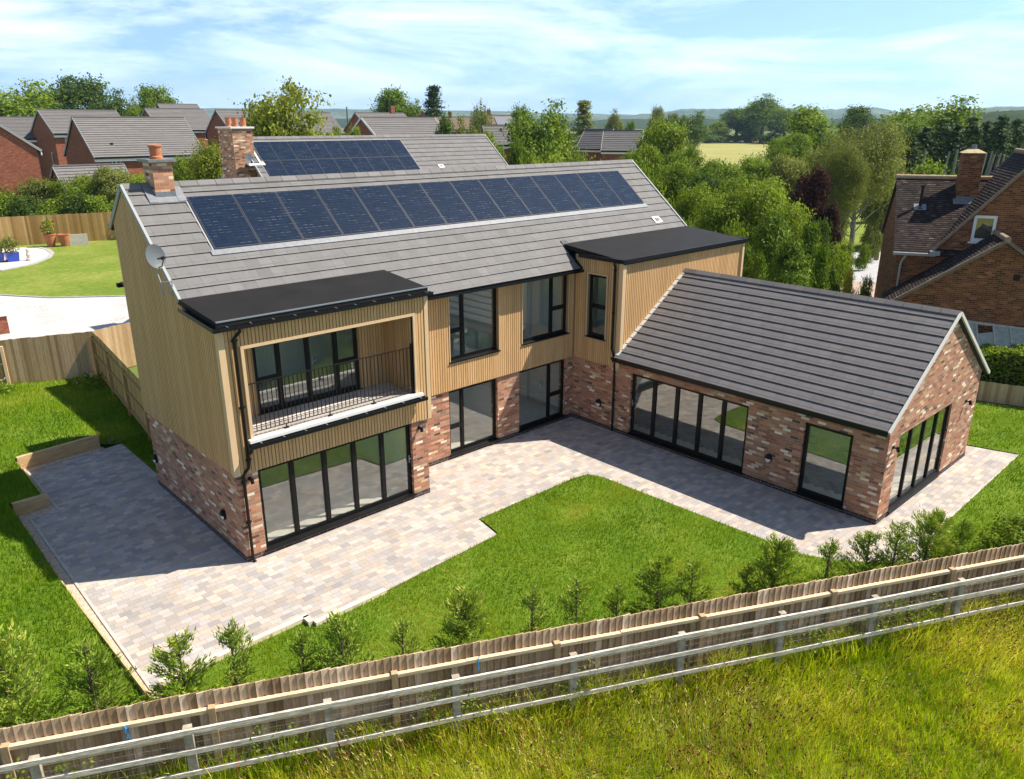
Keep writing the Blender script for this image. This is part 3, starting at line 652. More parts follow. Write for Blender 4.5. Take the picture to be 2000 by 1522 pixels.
pipe([(11.93, -.38, 5.45), (11.93, -.38, 5.36), (11.93, -.42, 5.28), (11.93, -.42, 2.75), (11.99, -.50, 2.45), (12.01, -.50, .05)], collars=[(11.93, -.42, 5.2), (11.93, -.42, 3.9), (12.01, -.5, 2.2), (12.01, -.5, 1.1)])
pipe([(11.70, -.66, 2.53), (11.70, -.66, 2.47), (11.9, -.55, 2.40), (11.99, -.5, 2.33)], .03)
# --- wing roof
w_ = MB(); WS = .673; wa = math.atan(WS); WC, WSn = math.cos(wa), math.sin(wa)
Lw_ = 3.385/WC
tiled(w_, (11.74, -8.95, 2.563), Y, Vector((WC, 0, WSn)), 8.27, Lw_, .335, .30, thick=.032)
tiled(w_, (18.51, -8.95, 2.563), Y, Vector((-WC, 0, WSn)), 8.27, Lw_, .335, .30, rows=None)
w_.build('wing_roof', M_tile2, HS)
w_ = MB()
for s_, x0 in ((1, 11.76), (-1, 18.49)):
    P = [Vector((x0, -8.92, 2.565)), Vector((15.125, -8.92, 4.832)), Vector((15.125, -.66, 4.832)), Vector((x0, -.66, 2.565))]
    P = P if s_ > 0 else P[::-1]
    w_.hexa([p-Vector((0, 0, .09)) for p in P]+[p-Vector((0, 0, .004)) for p in P])
w_.build('wing_roof_deck', M_underlay, HS)
w_ = MB(); ridge_tiles(w_, (15.125, -8.97, 4.885), (15.125, -.68, 4.885), .45, .10, .13); w_.build('wing_ridge_tiles', M_tile2, HS)
v = MB()
for x0 in (11.70, 18.55): v.bar((x0, -8.965, 2.555), (15.125, -8.965, 4.86), .05, .085)
for x0 in (12.0, 18.3):
    pass
v.build('wing_verge', M_vergew, HS)
v = MB()
for i in range(15):                                       # stepped mortar/soaker strip against the cladding
    a = .02+i*.27; x = 11.80+a*WC; z = 2.61+a*WSn
    v.bar((x, -.715, z+.02), (x+.235*WC, -.715, z+.235*WSn+.02), .13, .03)
v.build('wall_flashing', M_vergew, HS)
# --- balcony
b = MB(); b.box((.445, -.08, 2.801), (4.735, 1.19, 2.925)); b.build('balcony_floor', M_balc, HS)
b = MB(); b.box((.30, -.20, 2.862), (4.90, -.091, 2.93)); b.build('balcony_coping', M_coping, HS)
b = MB()
b.bar((.42, .0, 4.12), (4.74, .0, 4.12), .045, .014); b.bar((.42, 0, 3.03), (4.74, 0, 3.03), .03, .012); b.bar((.42, 0, 3.15), (4.74, 0, 3.15), .02, .010)
nb = 40
for i in range(nb+1): x = .46+i*(4.68-.46)/nb; b.box((x-.008, -.008, 3.03), (x+.008, .008, 4.115))
b.box((4.69, -.022, 2.926), (4.734, .022, 4.22)); b.box((.446, -.022, 2.926), (.47, .022, 4.12))
for x in (1.25, 2.35, 3.55): b.box((x-.05, -.03, 2.926), (x+.05, .03, 2.95)); b.box((x-.012, -.012, 2.95), (x+.012, .012, 3.03))
b.build('balcony_railing', M_rail, HS)
# --- chimney
c = MB(); c.box((.56, 4.10, 7.55), (1.02, 4.68, 8.50)); c.build('chimney', M_brick_chim, HS); CH = HS.children[-1] if False else [o for o in bpy.data.objects if o.name.startswith('chimney')][-1]
c = MB(); c.box((.47, 4.01, 8.501), (1.11, 4.77, 8.56)); c.box((.545, 4.085, 8.32), (1.035, 4.695, 8.345)); c.build('chimney_cap', M_lead, CH)
c = MB(); c.lathe((.79, 4.39, 8.56), [(.0, 0), (.15, 0), (.15, .05), (.125, .07), (.135, .27), (.155, .28), (.155, .31), (.13, .32), (.12, .31), (.11, .1), (0, .1)], 20); c.build('chimney_pot', M_pot, CH, smooth=False)
c = MB(); ys = YE
s1 = (4.10-YE)/CA
slopebox(c, .50, 1.08, s1-.16, s1+.02, .02, .04); slopebox(c, .36, .555, s1-.15, s1+.35, .028, .05); slopebox(c, 1.025, 1.22, s1-.15, s1+.35, .028, .05)
c.box((.553, 4.092, 7.70), (1.027, 4.098, 7.83)); c.build('chimney_flashing', M_lead, CH)
# --- satellite dish on the gable
d = MB(); dc = Vector((-.30, 2.15, 6.66)); dn = Vector((.30, -.92, .25)).normalized(); da = dn.cross(Z).normalized(); db = da.cross(dn)
rings = []
for i, rr in enumerate((0, .08, .15, .20, .235)):
    rings.append([dc+da*(rr*math.cos(k*math.pi/14))+db*(rr*1.12*math.sin(k*math.pi/14))+dn*(rr*rr*.9-.04) for k in range(28)])
for i in range(4):
    for k in range(28): d.face([rings[i][k], rings[i][(k+1) % 28], rings[i+1][(k+1) % 28], rings[i+1][k]] if i else [rings[0][0], rings[1][k], rings[1][(k+1) % 28]])
for k in range(28): a, c2 = rings[4][k], rings[4][(k+1) % 28]; d.face([a, c2, c2-dn*.02, a-dn*.02])
dish = d.build('satellite_dish', M_grey, HS, smooth=False)
d = MB(); lnb = dc+dn*.30-db*.08+da*.06; d.tube([dc-db*.24, dc-db*.23+dn*.12, lnb-db*.04], .012, 6); d.tube([lnb-dn*.03, lnb+dn*.05], .035, 10); d.tube([lnb+da*.05, lnb+da*.12], .02, 8)
d.build('receiver_arm', M_gutter, dish)
d = MB(); d.tube([dc-dn*.05, dc-dn*.06-Z*.25, Vector((-.26, 2.12, 6.0)), Vector((-.26, 2.12, 5.82))], .016, 8)
d.bar((-.26, 2.12, 6.1), (-.08, 2.0, 6.1), .02, .02); d.bar((-.26, 2.12, 5.86), (-.08, 2.0, 5.86), .02, .02); d.bar((-.09, 2.0, 5.8), (-.09, 2.0, 6.15), .02, .03)
d.build('bracket', M_verge, dish)
# --- lamps on the walls
def bulkhead(o, u, n):
    o, u, n = Vector(o), Vector(u), Vector(n); m = MB(); lo = MB()
    def oval(mb, a0, a1, r, h0, h1):
        N_ = 16; ring = lambda rr, h: [o+u*(rr*.72*math.cos(t))+Z*(rr*math.sin(t))+n*h for t in [a0+(a1-a0)*i/N_ for i in range(N_+1)]]
        A, B, C_ = ring(r, h0), ring(r, h1), ring(r*.7, h1+.02)
        for i in range(N_): mb.face([A[i], A[i+1], B[i+1], B[i]]); mb.face([B[i], B[i+1], C_[i+1], C_[i]])
        mb.face(C_)
    oval(m, 0, math.pi*2, .13, 0, .05); oval(lo, math.pi, 2*math.pi, .112, .052, .062); oval(m, 0, math.pi, .125, .05, .075)
    lo_ = m.build('wall_lamp', M_gutter, HS); lo.build('lamp_diffuser', M_white, lo_)
bulkhead((0, 5.31, .83), -Y, -X); bulkhead((0, 1.0, .83), -Y, -X); bulkhead((12.06, .12, .83), -Y, -X); bulkhead((12.06, -5.9, .84), -Y, -X)
def spot(o, n):
    o, n = Vector(o), Vector(n); m = MB(); m.tube([o, o+n*.03], .045, 12); m.tube([o+n*.03, o+n*.09], .018, 8); q = o+n*.12
    m.tube([q+Z*.04-n*.01, q-Z*.08+n*.02], .04, 12); m.build('spot_lamp', M_gutter, HS)
spot((.27, 0, 2.0), -Y); spot((4.84, 0, 1.96), -Y); spot((12.34, -8.87, 2.0), -Y); spot((17.25, -8.87, 1.98), -Y)
# --- inside
i_ = MB()
for a, c2 in (((.3, .3), (4.82, 5.19)), ((4.82, 1.61), (12.36, 5.19)), ((12.36, -8.57), (17.89, 5.19))): i_.box((a[0], a[1], .05), (c2[0], c2[1], .14))
i_.build('floor', simple('beige_floor_tile', (.66, .60, .53), .35, .4, 3, .12), HS)
hb = MB(); pw, pl = .2, .8                                 # herringbone planks in the wing
M_herr = toned('herringbone_tile', [(0, (.16, .14, .12)), (.5, (.26, .225, .185)), (1, (.36, .31, .26))], .35, .4, 3, .12)
for i in range(-14, 16):
    for j in range(-10, 14):
        for kx in range(2):
            bx, by = (i*pw+j*pl), (i*pw-j*pl)
            # classic offset herringbone in a frame turned 45 degrees
            if kx == 0: q = [(bx, by), (bx+pl, by), (bx+pl, by+pw), (bx, by+pw)]
            else: q = [(bx-pw+pw, by+pw), (bx+pw, by+pw), (bx+pw, by+pw+pl), (bx, by+pw+pl)]
            c45 = math.cos(R(45)); P = [((x-y)*c45+15.1, (x+y)*c45-4.0) for x, y in q]
            mxx = sum(p[0] for p in P)/4; myy = sum(p[1] for p in P)/4
            if 12.8 < mxx < 17.45 and -8.1 < myy < .6:
                cx_, cy_ = mxx, myy; hb.face([((x-cx_)*.98+cx_, (y-cy_)*.98+cy_, .146+.001*kx) for x, y in P], random.random())
hb.build('wing_floor_tiles', M_herr, HS)
i_ = MB()
for a, c2 in (((.3, 1.33), (4.80, 5.19)), ((4.82, 1.61), (12.36, 5.19)), ((12.36, -.3), (18.2, 5.19))): i_.box((a[0], a[1], 2.62), (c2[0], c2[1], 2.79))
i_.box((12.37, -8.56, 2.42), (17.88, -.31, 2.50)); i_.box((.31, .26, 2.62), (4.80, 1.32, 2.78)); i_.box((.3, 1.4, 5.02), (18.2, 5.18, 5.08)); i_.box((12.4, -.3, 5.20), (18.2, 1.39, 5.26))
i_.build('ceiling', M_ceiling, HS)
i_ = MB()
rw = MB(); slab(rw, (17.9, 5.18, 0), -X, Y, 17.6, .141, 5.0, .08, [(17.9-b_, 17.9-a_, c_, d_) for a_, b_, c_, d_ in ADDED_REAR]); rw.build('interior_wall', M_wallin, HS)
rw = MB(); slab(rw, (17.885, -8.56, 0), Y, X, 8.2, .148, 2.41, .045, [(1.76, 6.16, .15, 2.15)]); rw.build('interior_wall', M_wallin, HS)
for bx_ in (((.301, .31, .142), (.33, 5.09, 2.6)), ((4.79, .31, .142), (4.817, 1.6, 2.6)), ((5.0, 1.62, .142), (5.12, 5.09, 5.0)), ((8.98, 1.62, .142), (9.12, 5.09, 2.6)), ((8.98, 1.62, 2.8), (9.12, 5.09, 5.0)),
            ((12.37, 1.5, .142), (18.1, 1.62, 5.0)), ((12.2, 1.62, .142), (12.34, 5.09, 5.0)), ((13.4, -.29, 2.8), (13.5, 1.49, 5.1)),
            ((.31, 3.9, 2.8), (4.99, 4.0, 5.0)), ((12.361, -8.55, .148), (12.38, -8.04, 2.4)), ((12.361, -6.74, .148), (12.38, -5.18, 2.4))):
    i_ = MB(); i_.box(*bx_); i_.build('interior_wall', M_wallin, HS)
wd = MB(); wd.box((7.3, 3.9, 2.8), (8.97, 4.5, 4.9)); wd.build('wardrobe', M_white, HS)
wd = MB(); wd.box((8.05, 3.87, 3.6), (8.07, 3.898, 4.3)); wd.box((8.15, 3.87, 3.6), (8.17, 3.898, 4.3)); wd.build('wardrobe_handle', M_frame, HS)
sk = MB(); sk.box((5.121, 5.08, .142), (8.97, 5.099, .28)); sk.box((8.96, 1.7, .142), (8.979, 5.07, .28)); sk.build('skirting', M_white, HS)
# ================================================================== ground
def poly(name, pts, z, m, kind='structure', label=None, thick=0, grid=None):
    """flat area; z may be a function of (x,y)"""
    bm = bmesh.new(); zf = z if callable(z) else (lambda x, y: z)
    vs = [bm.verts.new((x, y, 0)) for x, y in pts]; f = bm.faces.new(vs); bm.normal_update()
    if f.normal.z < 0: bmesh.ops.reverse_faces(bm, faces=[f])
    if grid:
        xs = [p[0] for p in pts]; ys = [p[1] for p in pts]
        for ax, lo, hi in ((0, min(xs), max(xs)), (1, min(ys), max(ys))):
            t = lo+grid
            while t < hi:
                bmesh.ops.bisect_plane(bm, geom=bm.verts[:]+bm.edges[:]+bm.faces[:], plane_co=(t, 0, 0) if ax == 0 else (0, t, 0), plane_no=(1, 0, 0) if ax == 0 else (0, 1, 0)); t += grid
    for v in bm.verts: v.co.z = zf(v.co.x, v.co.y)
    me = bpy.data.meshes.new(name); 
    uv = bm.loops.layers.uv.new('UVMap')
    for f in bm.faces:
        for l in f.loops: l[uv].uv = (l.vert.co.x, l.vert.co.y)
    bm.to_mesh(me); bm.free(); me.materials.append(m); o = newobj(name, me)
    return tag(o, label, None, None, kind)
poly('ground', [(-9000, -9000), (9000, -9000), (9000, 9000), (-9000, 9000)], -.03, M_field)
PAVE = [(-3.05, -2.80), (-.15, -2.80), (-.15, -3.08), (1.53, -3.08), (4.93, -2.90), (5.1, -2.02), (8.6, -2.02), (9.05, -2.12), (9.22, -2.5), (9.45, -8.3), (9.7, -8.9), (10.3, -9.6), (11.2, -10.4), (13.07, -9.98), (19.45, -9.93), (18.95, -8.2), (18.2, -8.2), (18.2, 5.4), (.2, 5.4), (.2, 9.15), (-.36, 9.05), (-2.40, 8.75), (-2.40, 5.55), (-3.05, 5.62)]
poly('patio_paving', PAVE, .02, M_paving)
e = MB()                                                  # narrow kerb edging along the left and back
for a, b_ in (((-3.08, -2.80), (-3.08, 5.60)), ((-3.08, 5.60), (-2.43, 5.56)), ((-2.43, 5.56), (-2.43, 8.77)), ((13.07, -10.0), (19.45, -9.96))): e.bar((*a, .0), (*b_, .0), .055, .065)
tag(e.build('edging_kerb', simple('pale_kerb', (.45, .42, .38), .9, .1, 6, .2)), kind='structure')
poly('gravel_strip', [(-3.06, -3.35), (-3.06, 5.64), (-2.42, 5.6), (-2.42, 8.8), (-.3, 9.1), (-.3, 9.32), (-2.60, 9.05), (-2.62, 6.1), (-3.36, 6.1), (-3.34, 2.2), (-3.2, -3.5)], .008, M_pea)
def ss(a, b_, x): t = min(1, max(0, (x-a)/(b_-a))); return t*t*(3-2*t)
def lawnz(x, y):
    h = .31*ss(-3.5, 5.5, y)*(1-ss(12, 16, y)*.7); h *= 1-ss(-1.2, .3, x)
    return .03+h
LAWN_L = [(-12, -1.2), (-5.36, -4.15), (-3.2, -5.2), (-2.2, -5.7), (-2.9, -3.9), (-3.22, -3.4), (-3.36, 2.2), (-3.38, 6.14), (-2.64, 6.14), (-2.63, 9.12), (-.34, 9.38), (-.34, 9.12), (.2, 9.2), (.2, 5.45), (2.0, 5.45), (2.0, 16.9), (-1.1, 17.8), (-12, 21)]
poly('lawn', LAWN_L, lawnz, M_lawn, grid=.6)
LAWN_F = [(-2.2, -5.72), (-3.0, -3.7), (-2.95, -2.83), (-.18, -2.83), (-.18, -3.11), (1.53, -3.11), (4.97, -2.92), (5.13, -2.05), (8.6, -2.05), (9.02, -2.15), (9.19, -2.5), (9.42, -8.3), (9.67, -8.9), (10.27, -9.6), (11.15, -10.42), (13.07, -10.02), (19.5, -9.96), (19.0, -8.15), (18.3, -8.1), (18.3, 5), (23.4, 5), (23.6, -8), (26, -12), (26, -20), (10.56, -12.21)]
poly('lawn', LAWN_F, .034, M_lawn)
poly('meadow', [(-40, 13), (-5.4, -4.2), (10.56, -12.25), (26, -20.1), (60, -40), (60, -70), (-40, -70)], -.012, M_meadow)
# rear garden of the left neighbour
poly('gravel_drive', [(-20, 21.5), (-1.05, 17.95), (1.84, 17.0), (6.5, 18.5), (13, 22), (13, 28), (7.19, 31.97), (4.3, 34.1), (2.3, 37), (-2, 41.5), (-20, 60)], .006, M_gravel)
poly('rear_lawn', [(13, 28.1), (7.25, 32.1), (4.35, 34.25), (2.38, 37.1), (-2, 41.6), (-20, 60), (-20, 70), (5, 63), (18, 57), (24, 50), (24, 30)], .004, M_lawn_far)
ARC = [(2.6, 46.5), (4.1, 45.9), (6.35, 47.3), (7.9, 49.6), (8.7, 52), (8.9, 54), (8.6, 56), (2, 60), (-2, 56)]
poly('round_patio', ARC, .016, M_patio)
e = MB()
for i in range(len(ARC)-3): e.bar((*ARC[i], .02), (*ARC[i+1], .02), .35, .05)
for a, b_ in (((7.19, 31.97), (4.3, 34.1)), ((4.3, 34.1), (2.3, 37)), ((2.3, 37), (-2, 41.5)), ((7.19, 31.97), (11, 29.4))): e.bar((*a, .02), (*b_, .02), .14, .08)
tag(e.build('stone_edging', simple('grey_stone', (.35, .34, .33), .9, .1, 3, .2)), kind='structure')
# right-hand side
poly('yellow_field', [(130, 60), (185, 150), (240, 210), (440, 330), (520, 300), (430, 200), (200, 70)], .02, M_hay)
poly('side_lawn', [(40, 12), (56, 30), (110, 30), (110, 5), (60, 5.5)], .012, M_lawn_far)
poly('buff_path', [(24.5, -2), (27, 1), (36, 4.2), (42, 6.6), (46, 6.5), (44, 2), (36, 0), (27, -2.5)], .010, M_path)
poly('pale_drive', [(41.8, 6.7), (52, 10.8), (60, 9), (56, 2), (44, 2.2)], .016, M_tarmac)
# distant hills
def hill(name, d, u0, u1, tops, depth, m, base=0):
    n = 60; V = []; F = []
    for i in range(n+1):
        u = u0+(u1-u0)*i/n; t = i/n*(len(tops)-1); k = min(int(t), len(tops)-2); f = t-k; f = f*f*(3-2*f); v = tops[k]*(1-f)+tops[k+1]*f
        h = zat(v, d)+rng.normal()*d*.0004
        for j, (dd, hh) in enumerate(((0, -2), (.3, .45), (.6, .8), (1, 1), (1.6, .5))):
            x, y = gat(u, d+depth*(dd-1)); V.append((x, y, hh*h if hh > 0 else -4))
    for i in range(n):
        for j in range(4): a = i*5+j; F.append((a, a+5, a+6, a+1))
    me = bpy.data.meshes.new(name); me.from_pydata(V, [], F); me.materials.append(m)
    for p in me.polygons: p.use_smooth = True
    o = newobj(name, me); tag(o, kind='structure')
M_hill = ground_mat('hill_woods_and_fields', [(.35, (.030, .052, .022)), (.5, (.05, .08, .03)), (.56, (.16, .17, .08)), (.62, (.04, .07, .03))], .004, .03)
M_wood = ground_mat('dark_woodland', [(.35, (.018, .032, .012)), (.6, (.035, .055, .02))], .01, .08)
hill('hills', 3600, 1180, 1780, [236, 222, 212, 213, 211, 214, 210, 222], 900, M_hill)
hill('hills', 4300, -300, 1300, [220, 217, 215, 213, 212, 212, 213, 217, 222, 226], 1200, M_hill)
hill('hills', 2600, 1700, 2500, [232, 216, 208, 206, 208, 205, 207], 700, M_hill)
hill('hills', 1500, 1080, 1800, [238, 233, 232, 234, 231, 235], 300, M_wood)
hill('hills', 1700, -300, 1080, [234, 232, 233, 231, 233, 232], 300, M_wood)
hill('hills', 420, 1870, 2300, [222, 216, 218, 214, 218], 70, M_wood)
# timber sleepers
def sleeper(pts, z0, z1, w_=.10, label=''):
    s = MB()
    n = max(1, round((z1-z0)/.2))
    for k in range(n):
        a = z0+(z1-z0)*k/n+.002; b_ = z0+(z1-z0)*(k+1)/n-.002
        for i in range(len(pts)-1):
            p, q = Vector((*pts[i], (a+b_)/2)), Vector((*pts[i+1], (a+b_)/2)); d = (q-p).normalized(); s.bar(p-d*(.0 if i == 0 else w_/2*.0), q+d*(w_*.5 if i < len(pts)-2 else 0), w_, b_-a)
    return tag(s.build('sleeper_edging', M_sleeper_lit if 'front' in label or 'pale' in label else M_sleeper), label, 'retaining edge', 'timber sleeper edgings round the patio')
sleeper([(-.36, 9.38), (-2.58, 9.12)], -.05, .40, .11, 'two-high sleeper wall holding the lawn behind the patio')
sleeper([(-2.62, 9.05), (-2.62, 6.15)], -.05, .30, .06, 'thin timber edge along the set back gravel strip at far left')
sleeper([(-2.52, 6.10), (-3.32, 6.06)], -.05, .36, .11, 'short sleeper wall at the step in the gravel strip')
sleeper([(-3.36, 6.0), (-3.34, 2.2), (-3.2, -3.5)], -.05, .16, .04, 'long low timber edge between left lawn and gravel strip')
sleeper([(-2.95, -2.84), (-.13, -2.84), (-.13, -3.08)], -.12, .13, .11, 'pale sleeper along the front edge of the patio nearest the conifers')
sleeper([(-.08, -3.14), (1.58, -3.12)], -.12, .12, .11, 'shorter sleeper stepped forward on the front patio edge')
c = MB(); c.lathe((-.05, 9.45, .05), [(0, .0), (.17, .0), (.17, .03), (.15, .045), (0, .045)], 18); c.build
tag(c.build('drain_cover', M_gutter), 'round dark drain cover in the grass by the patio corner', 'drain cover')
# ================================================================== fences
FD = Vector((.893, -.450, 0)).normalized(); FN = Vector((FD.y, -FD.x, 0))      # along the front fence; towards the field
if FN.y > 0: FN = -FN
F0 = Vector((0, -6.87, 0))
def board_fence(name, label, p, q, h, m, mr, side, bw=.105, z0=.0, rails=(.3, .8, 1.25), posts=2.7, post_ph=0, post_w=.10, rail_mat=None, gravel=True, cap=False, group=None, ground=lambda x, y: 0):
    """closeboard fence from p to q; rails and posts on the side of vector `side`"""
    p, q, side = Vector((*p, 0)), Vector((*q, 0)), Vector(side).normalized(); d = (q-p); L = d.length; d.normalize()
    if side.dot(Vector((-d.y, d.x, 0))) > 0: side = Vector((-d.y, d.x, 0))
    else: side = Vector((d.y, -d.x, 0))
    root = empty(name, p); tag(root, label, 'fence', group)
    off = lambda v: v-p
    b = MB(); n = int(L/bw)
    for i in range(n):
        a = p+d*(i*L/n); gz0 = ground(a.x, a.y); tn = min(1, max(0, random.gauss(.5, .30))); hh = h+random.uniform(-.012, .012)
        w_ = bw*1.22; s0, s1 = .006, .022                    # feather-edge: thick edge laps the next thin edge
        P0 = a+side*(-s1); lean = random.uniform(-.004, .004)
        P = [a-side*.006, a+d*w_-side*(.028), a+d*w_-side*.014, a+side*.013]
        b.hexa([off(x)+Z*(z0+gz0) for x in P]+[off(x)+Z*(gz0+hh)+d*lean for x in P], tn)
    b.build('boards', m, root)
    r = MB()
    for k, z in enumerate(rails):
        t = 0
        while t < L-.05:
            e_ = min(L, t+posts); a = p+d*t+side*.045; c = p+d*e_+side*.045
            r.bar(off(a)+Z*(z+ground(a.x, a.y)+random.uniform(-.012, .012)), off(c)+Z*(z+ground(c.x, c.y)+random.uniform(-.012, .012)), .075, .06); t = e_
    r.build('rail', rail_mat or mr, root)
    t = post_ph
    while t <= L+.01:
        a = p+d*t+side*.055; s = MB(); g0 = ground(a.x, a.y); hh = max(rails)+.07+g0
        s.obox(off(a)-d*post_w/2-side*.045+Z*(g0-.05), d, side, post_w, post_w, hh-g0+.05)
        if cap: s.obox(off(a)-d*(post_w/2+.012)-side*.057+Z*(hh), d, side, post_w+.024, post_w+.024, .02)
        s.build('post', mr, root); t += posts
    return root
M_post_new = simple('new_timber_post', (.44, .31, .18), .85, .12, 6, .25, stretch=(6, 6, .8), bd=.002)
pa, pb = F0+FD*-7.5, F0+FD*21
board_fence('closeboard_fence', 'long weathered closeboard fence with pale rails between garden and meadow', (pa.x, pa.y), (pb.x, pb.y), 1.5, M_fence, M_post_new, FN, bw=.118, rails=(.52, .87, 1.20), posts=2.68, post_ph=1.53, rail_mat=M_rail_new)
# post and rail fence with netting just outside it
pr = empty('post_and_rail_fence', F0+FD*-7.5); tag(pr, 'grey weathered post and rail fence along the edge of the meadow', 'fence')
o0 = F0+FD*-7.5; rr = MB(); seg = 1.95; n = 15
zs_ = (1.19, .86, .46)
jit = [[random.uniform(-.02, .02) for _ in range(n*2+2)] for _ in zs_]
for zi, z in enumerate(zs_):
    i = 0
    while i < n:
        st = 2; a = FD*(i*seg)+FN*.42; c = FD*(min(n, i+st)*seg)+FN*.42; m_ = (a+c)/2+Z*random.uniform(-.012, .012)
        q0, q1 = a+Z*(z+jit[zi][i]), c+Z*(z+jit[zi][min(n, i+st)])
        mid = (q0+q1)/2+Z*random.uniform(-.015, .01)
        for (s0, s1) in ((q0, mid), (mid, q1)): rr.bar(s0-(s1-s0).normalized()*.0, s1, .038, .078)
        i += st
rr.build('rail', M_rail_old, pr)
for i in range(n+1):
    s = MB(); a = FD*(i*seg)+FN*.355; s.obox(a-FD*.06-FN*.045+Z*-.1, FD, FN, .12, .09, 1.33+random.uniform(-.02, .02)); s.build('post', M_post_old, pr)
wv, wf = [], []
wm = MB(); Lf = n*seg                                       # stock netting: fine real wires
for k, z in enumerate((.08, .2, .32, .44, .56, .68, .80, .92, 1.03)): wm.bar(FN*.33+Z*z, FD*Lf+FN*.33+Z*z, .0035 if k < 8 else .005, .0035 if k < 8 else .005)
for i in range(int(Lf/.10)): a = FD*(i*.10)+FN*.33; wm.bar(a+Z*.06, a+Z*1.03, .0028, .0028)
wm.build('wire_netting', M_wire, pr)
tw_ = MB(); M_blue = simple('blue_twine', (.03, .25, .55), .6)
def twine(t, z, label):
    m_ = MB(); o_ = F0+FD*t+FN*.10+Z*z; c_ = o_
    pts = [o_+Vector((random.uniform(-.05, .05), random.uniform(-.03, .03), random.uniform(-.16, .16))) for _ in range(9)]
    m_.tube(pts, .007, 5); tag(m_.build('twine', M_blue), label, 'twine')
twine(-4.45, 1.12, 'loop of blue twine hanging on the fence rail near the lower left'); twine(.75, 1.14, 'blue twine knotted round the fence rail in the middle of the fence')
# rear garden fences
gr = lambda x, y: lawnz(x, y)-.03
board_fence('closeboard_fence', 'tan closeboard fence between left lawn and white gravel drive', (-1.03, 17.84), (1.84, 16.93), 1.8, M_fence3, M_fence2, (0, 1, 0), bw=.12, rails=(.4, .9, 1.4), post_ph=.0)
board_fence('closeboard_fence', 'tan closeboard fence running behind the house gable from the fence corner', (1.84, 16.93), (8.0, 19.0), 1.8, M_fence3, M_fence2, (0, 1, 0), bw=.12, rails=(.4, .9, 1.4))
board_fence('closeboard_fence', 'closeboard fence showing its rails and post at the left edge', (-1.03, 17.84), (-9, 20.4), 1.75, M_fence2, M_rail_new, (0, -1, 0), bw=.12, rails=(.3, .9, 1.5), rail_mat=M_rail_new)
board_fence('closeboard_fence', 'yellow fence with rails and posts running down from the corner beside the house', (1.84, 16.85), (.85, 7.3), 1.8, M_fence2, M_fence2, (-1, 0, 0), bw=.12, rails=(.25, .9, 1.55), posts=2.7, post_ph=.05, cap=True)
board_fence('closeboard_fence', 'far closeboard fence below the tall hedge at the back of the rear lawn', (-2, 60.5), (20, 55.0), 2.3, M_fence2, M_fence2, (0, 1, 0), bw=.16, rails=(.5, 1.2, 1.9), posts=3)
board_fence('closeboard_fence', 'low closeboard fence under the clipped hedge at the right edge', (23.1, -5.0), (25.5, -12.3), .72, M_fence3, M_fence3, (1, 0, 0), bw=.12, rails=(.2, .5), posts=2.4)
# ---- things in the rear garden
def pot(name, loc, r, h, m, label, group=None, cat='plant pot', plant=None, square=False):
    root = empty(name, loc); tag(root, label, cat, group); p = MB()
    if square:
        p.hexa([Vector((sx*r*.85, sy*r*.85, 0)) for sx, sy in ((-1, -1), (1, -1), (1, 1), (-1, 1))]+[Vector((sx*r, sy*r, h)) for sx, sy in ((-1, -1), (1, -1), (1, 1), (-1, 1))])
    else: p.lathe((0, 0, 0), [(0, 0), (r*.62, 0), (r*.9, h*.55), (r, h*.86), (r*.9, h*.9), (r*1.08, h*.93), (r*1.08, h), (r*.9, h), (r*.8, h*.8), (0, h*.8)], 18)
    p.build('container', m, root)
    if plant: plant(root, h)
    return root
M_cobalt = simple('cobalt_glaze', (.01, .05, .42), .15, .6)
def cloud(nn, rad, leaf, m, name='foliage', parent=None, center=(0, 0, 0), zs=1.):
    P = rng.normal(size=(nn, 3)); P /= np.linalg.norm(P, axis=1)[:, None]; P *= (rng.random((nn, 1))**.45)*rad; P[:, 2] *= zs; P += np.array(center)
    V, F, T = leafquads(P, leaf, nn); return npmesh(name, V, F, m, T, parent)
def leafquads(P, size, n, outward=None, aspect=.62, tone=None, jitter=1.):
    """n leaf quads centred on P with random directions"""
    nrm = rng.normal(size=(n, 3))
    if outward is not None: nrm = nrm*jitter*.7+outward
    nrm /= np.linalg.norm(nrm, axis=1)[:, None]+1e-9
    t = np.cross(nrm, rng.normal(size=(n, 3))); t /= np.linalg.norm(t, axis=1)[:, None]+1e-9; b = np.cross(nrm, t)
    s = (size*(.6+.8*rng.random((n, 1)))) if not hasattr(size, '__len__') else size[:, None]
    t = t*s*.5; b = b*s*.5*aspect
    V = np.stack([P-t, P+b-t*.1, P+t, P-b-t*.1], 1).reshape(-1, 3); F = np.arange(n*4).reshape(n, 4)
    tn = rng.random(n) if tone is None else tone
    return V, F, np.repeat(tn, 4)[:, None].repeat(3, 1)
pot('terracotta_pot', (9.55, 55.6, 0), .42, 1.0, M_pot, 'tall terracotta pot with a yellow leafed plant by the rear fence', 'terracotta pots by the rear fence', plant=lambda r_, h: cloud(260, .55, .2, L_yellow, parent=r_, center=(0, 0, h+.5), zs=1.3))
pot('terracotta_pot', (10.45, 55.2, 0), .42, .95, M_pot, 'empty tall terracotta pot between the planted pot and the stone slab', 'terracotta pots by the rear fence')
sb = MB(); sb.obox((10.75, 55.0, 0), (.95, -.28, 0), (.1, .35, 0), 1.35, .25, .9); tag(sb.build('stone_slab', M_patio), 'square pale stone slab leaning on the rear fence', 'slab')
pot('blue_planter', (5.63, 49.7, .03), .42, .62, M_cobalt, 'cobalt blue square planter with a shrub on the round patio', 'blue planters on the round patio', square=True, plant=lambda r_, h: cloud(420, .62, .16, L_olive, parent=r_, center=(0, 0, h+.5), zs=1.1))
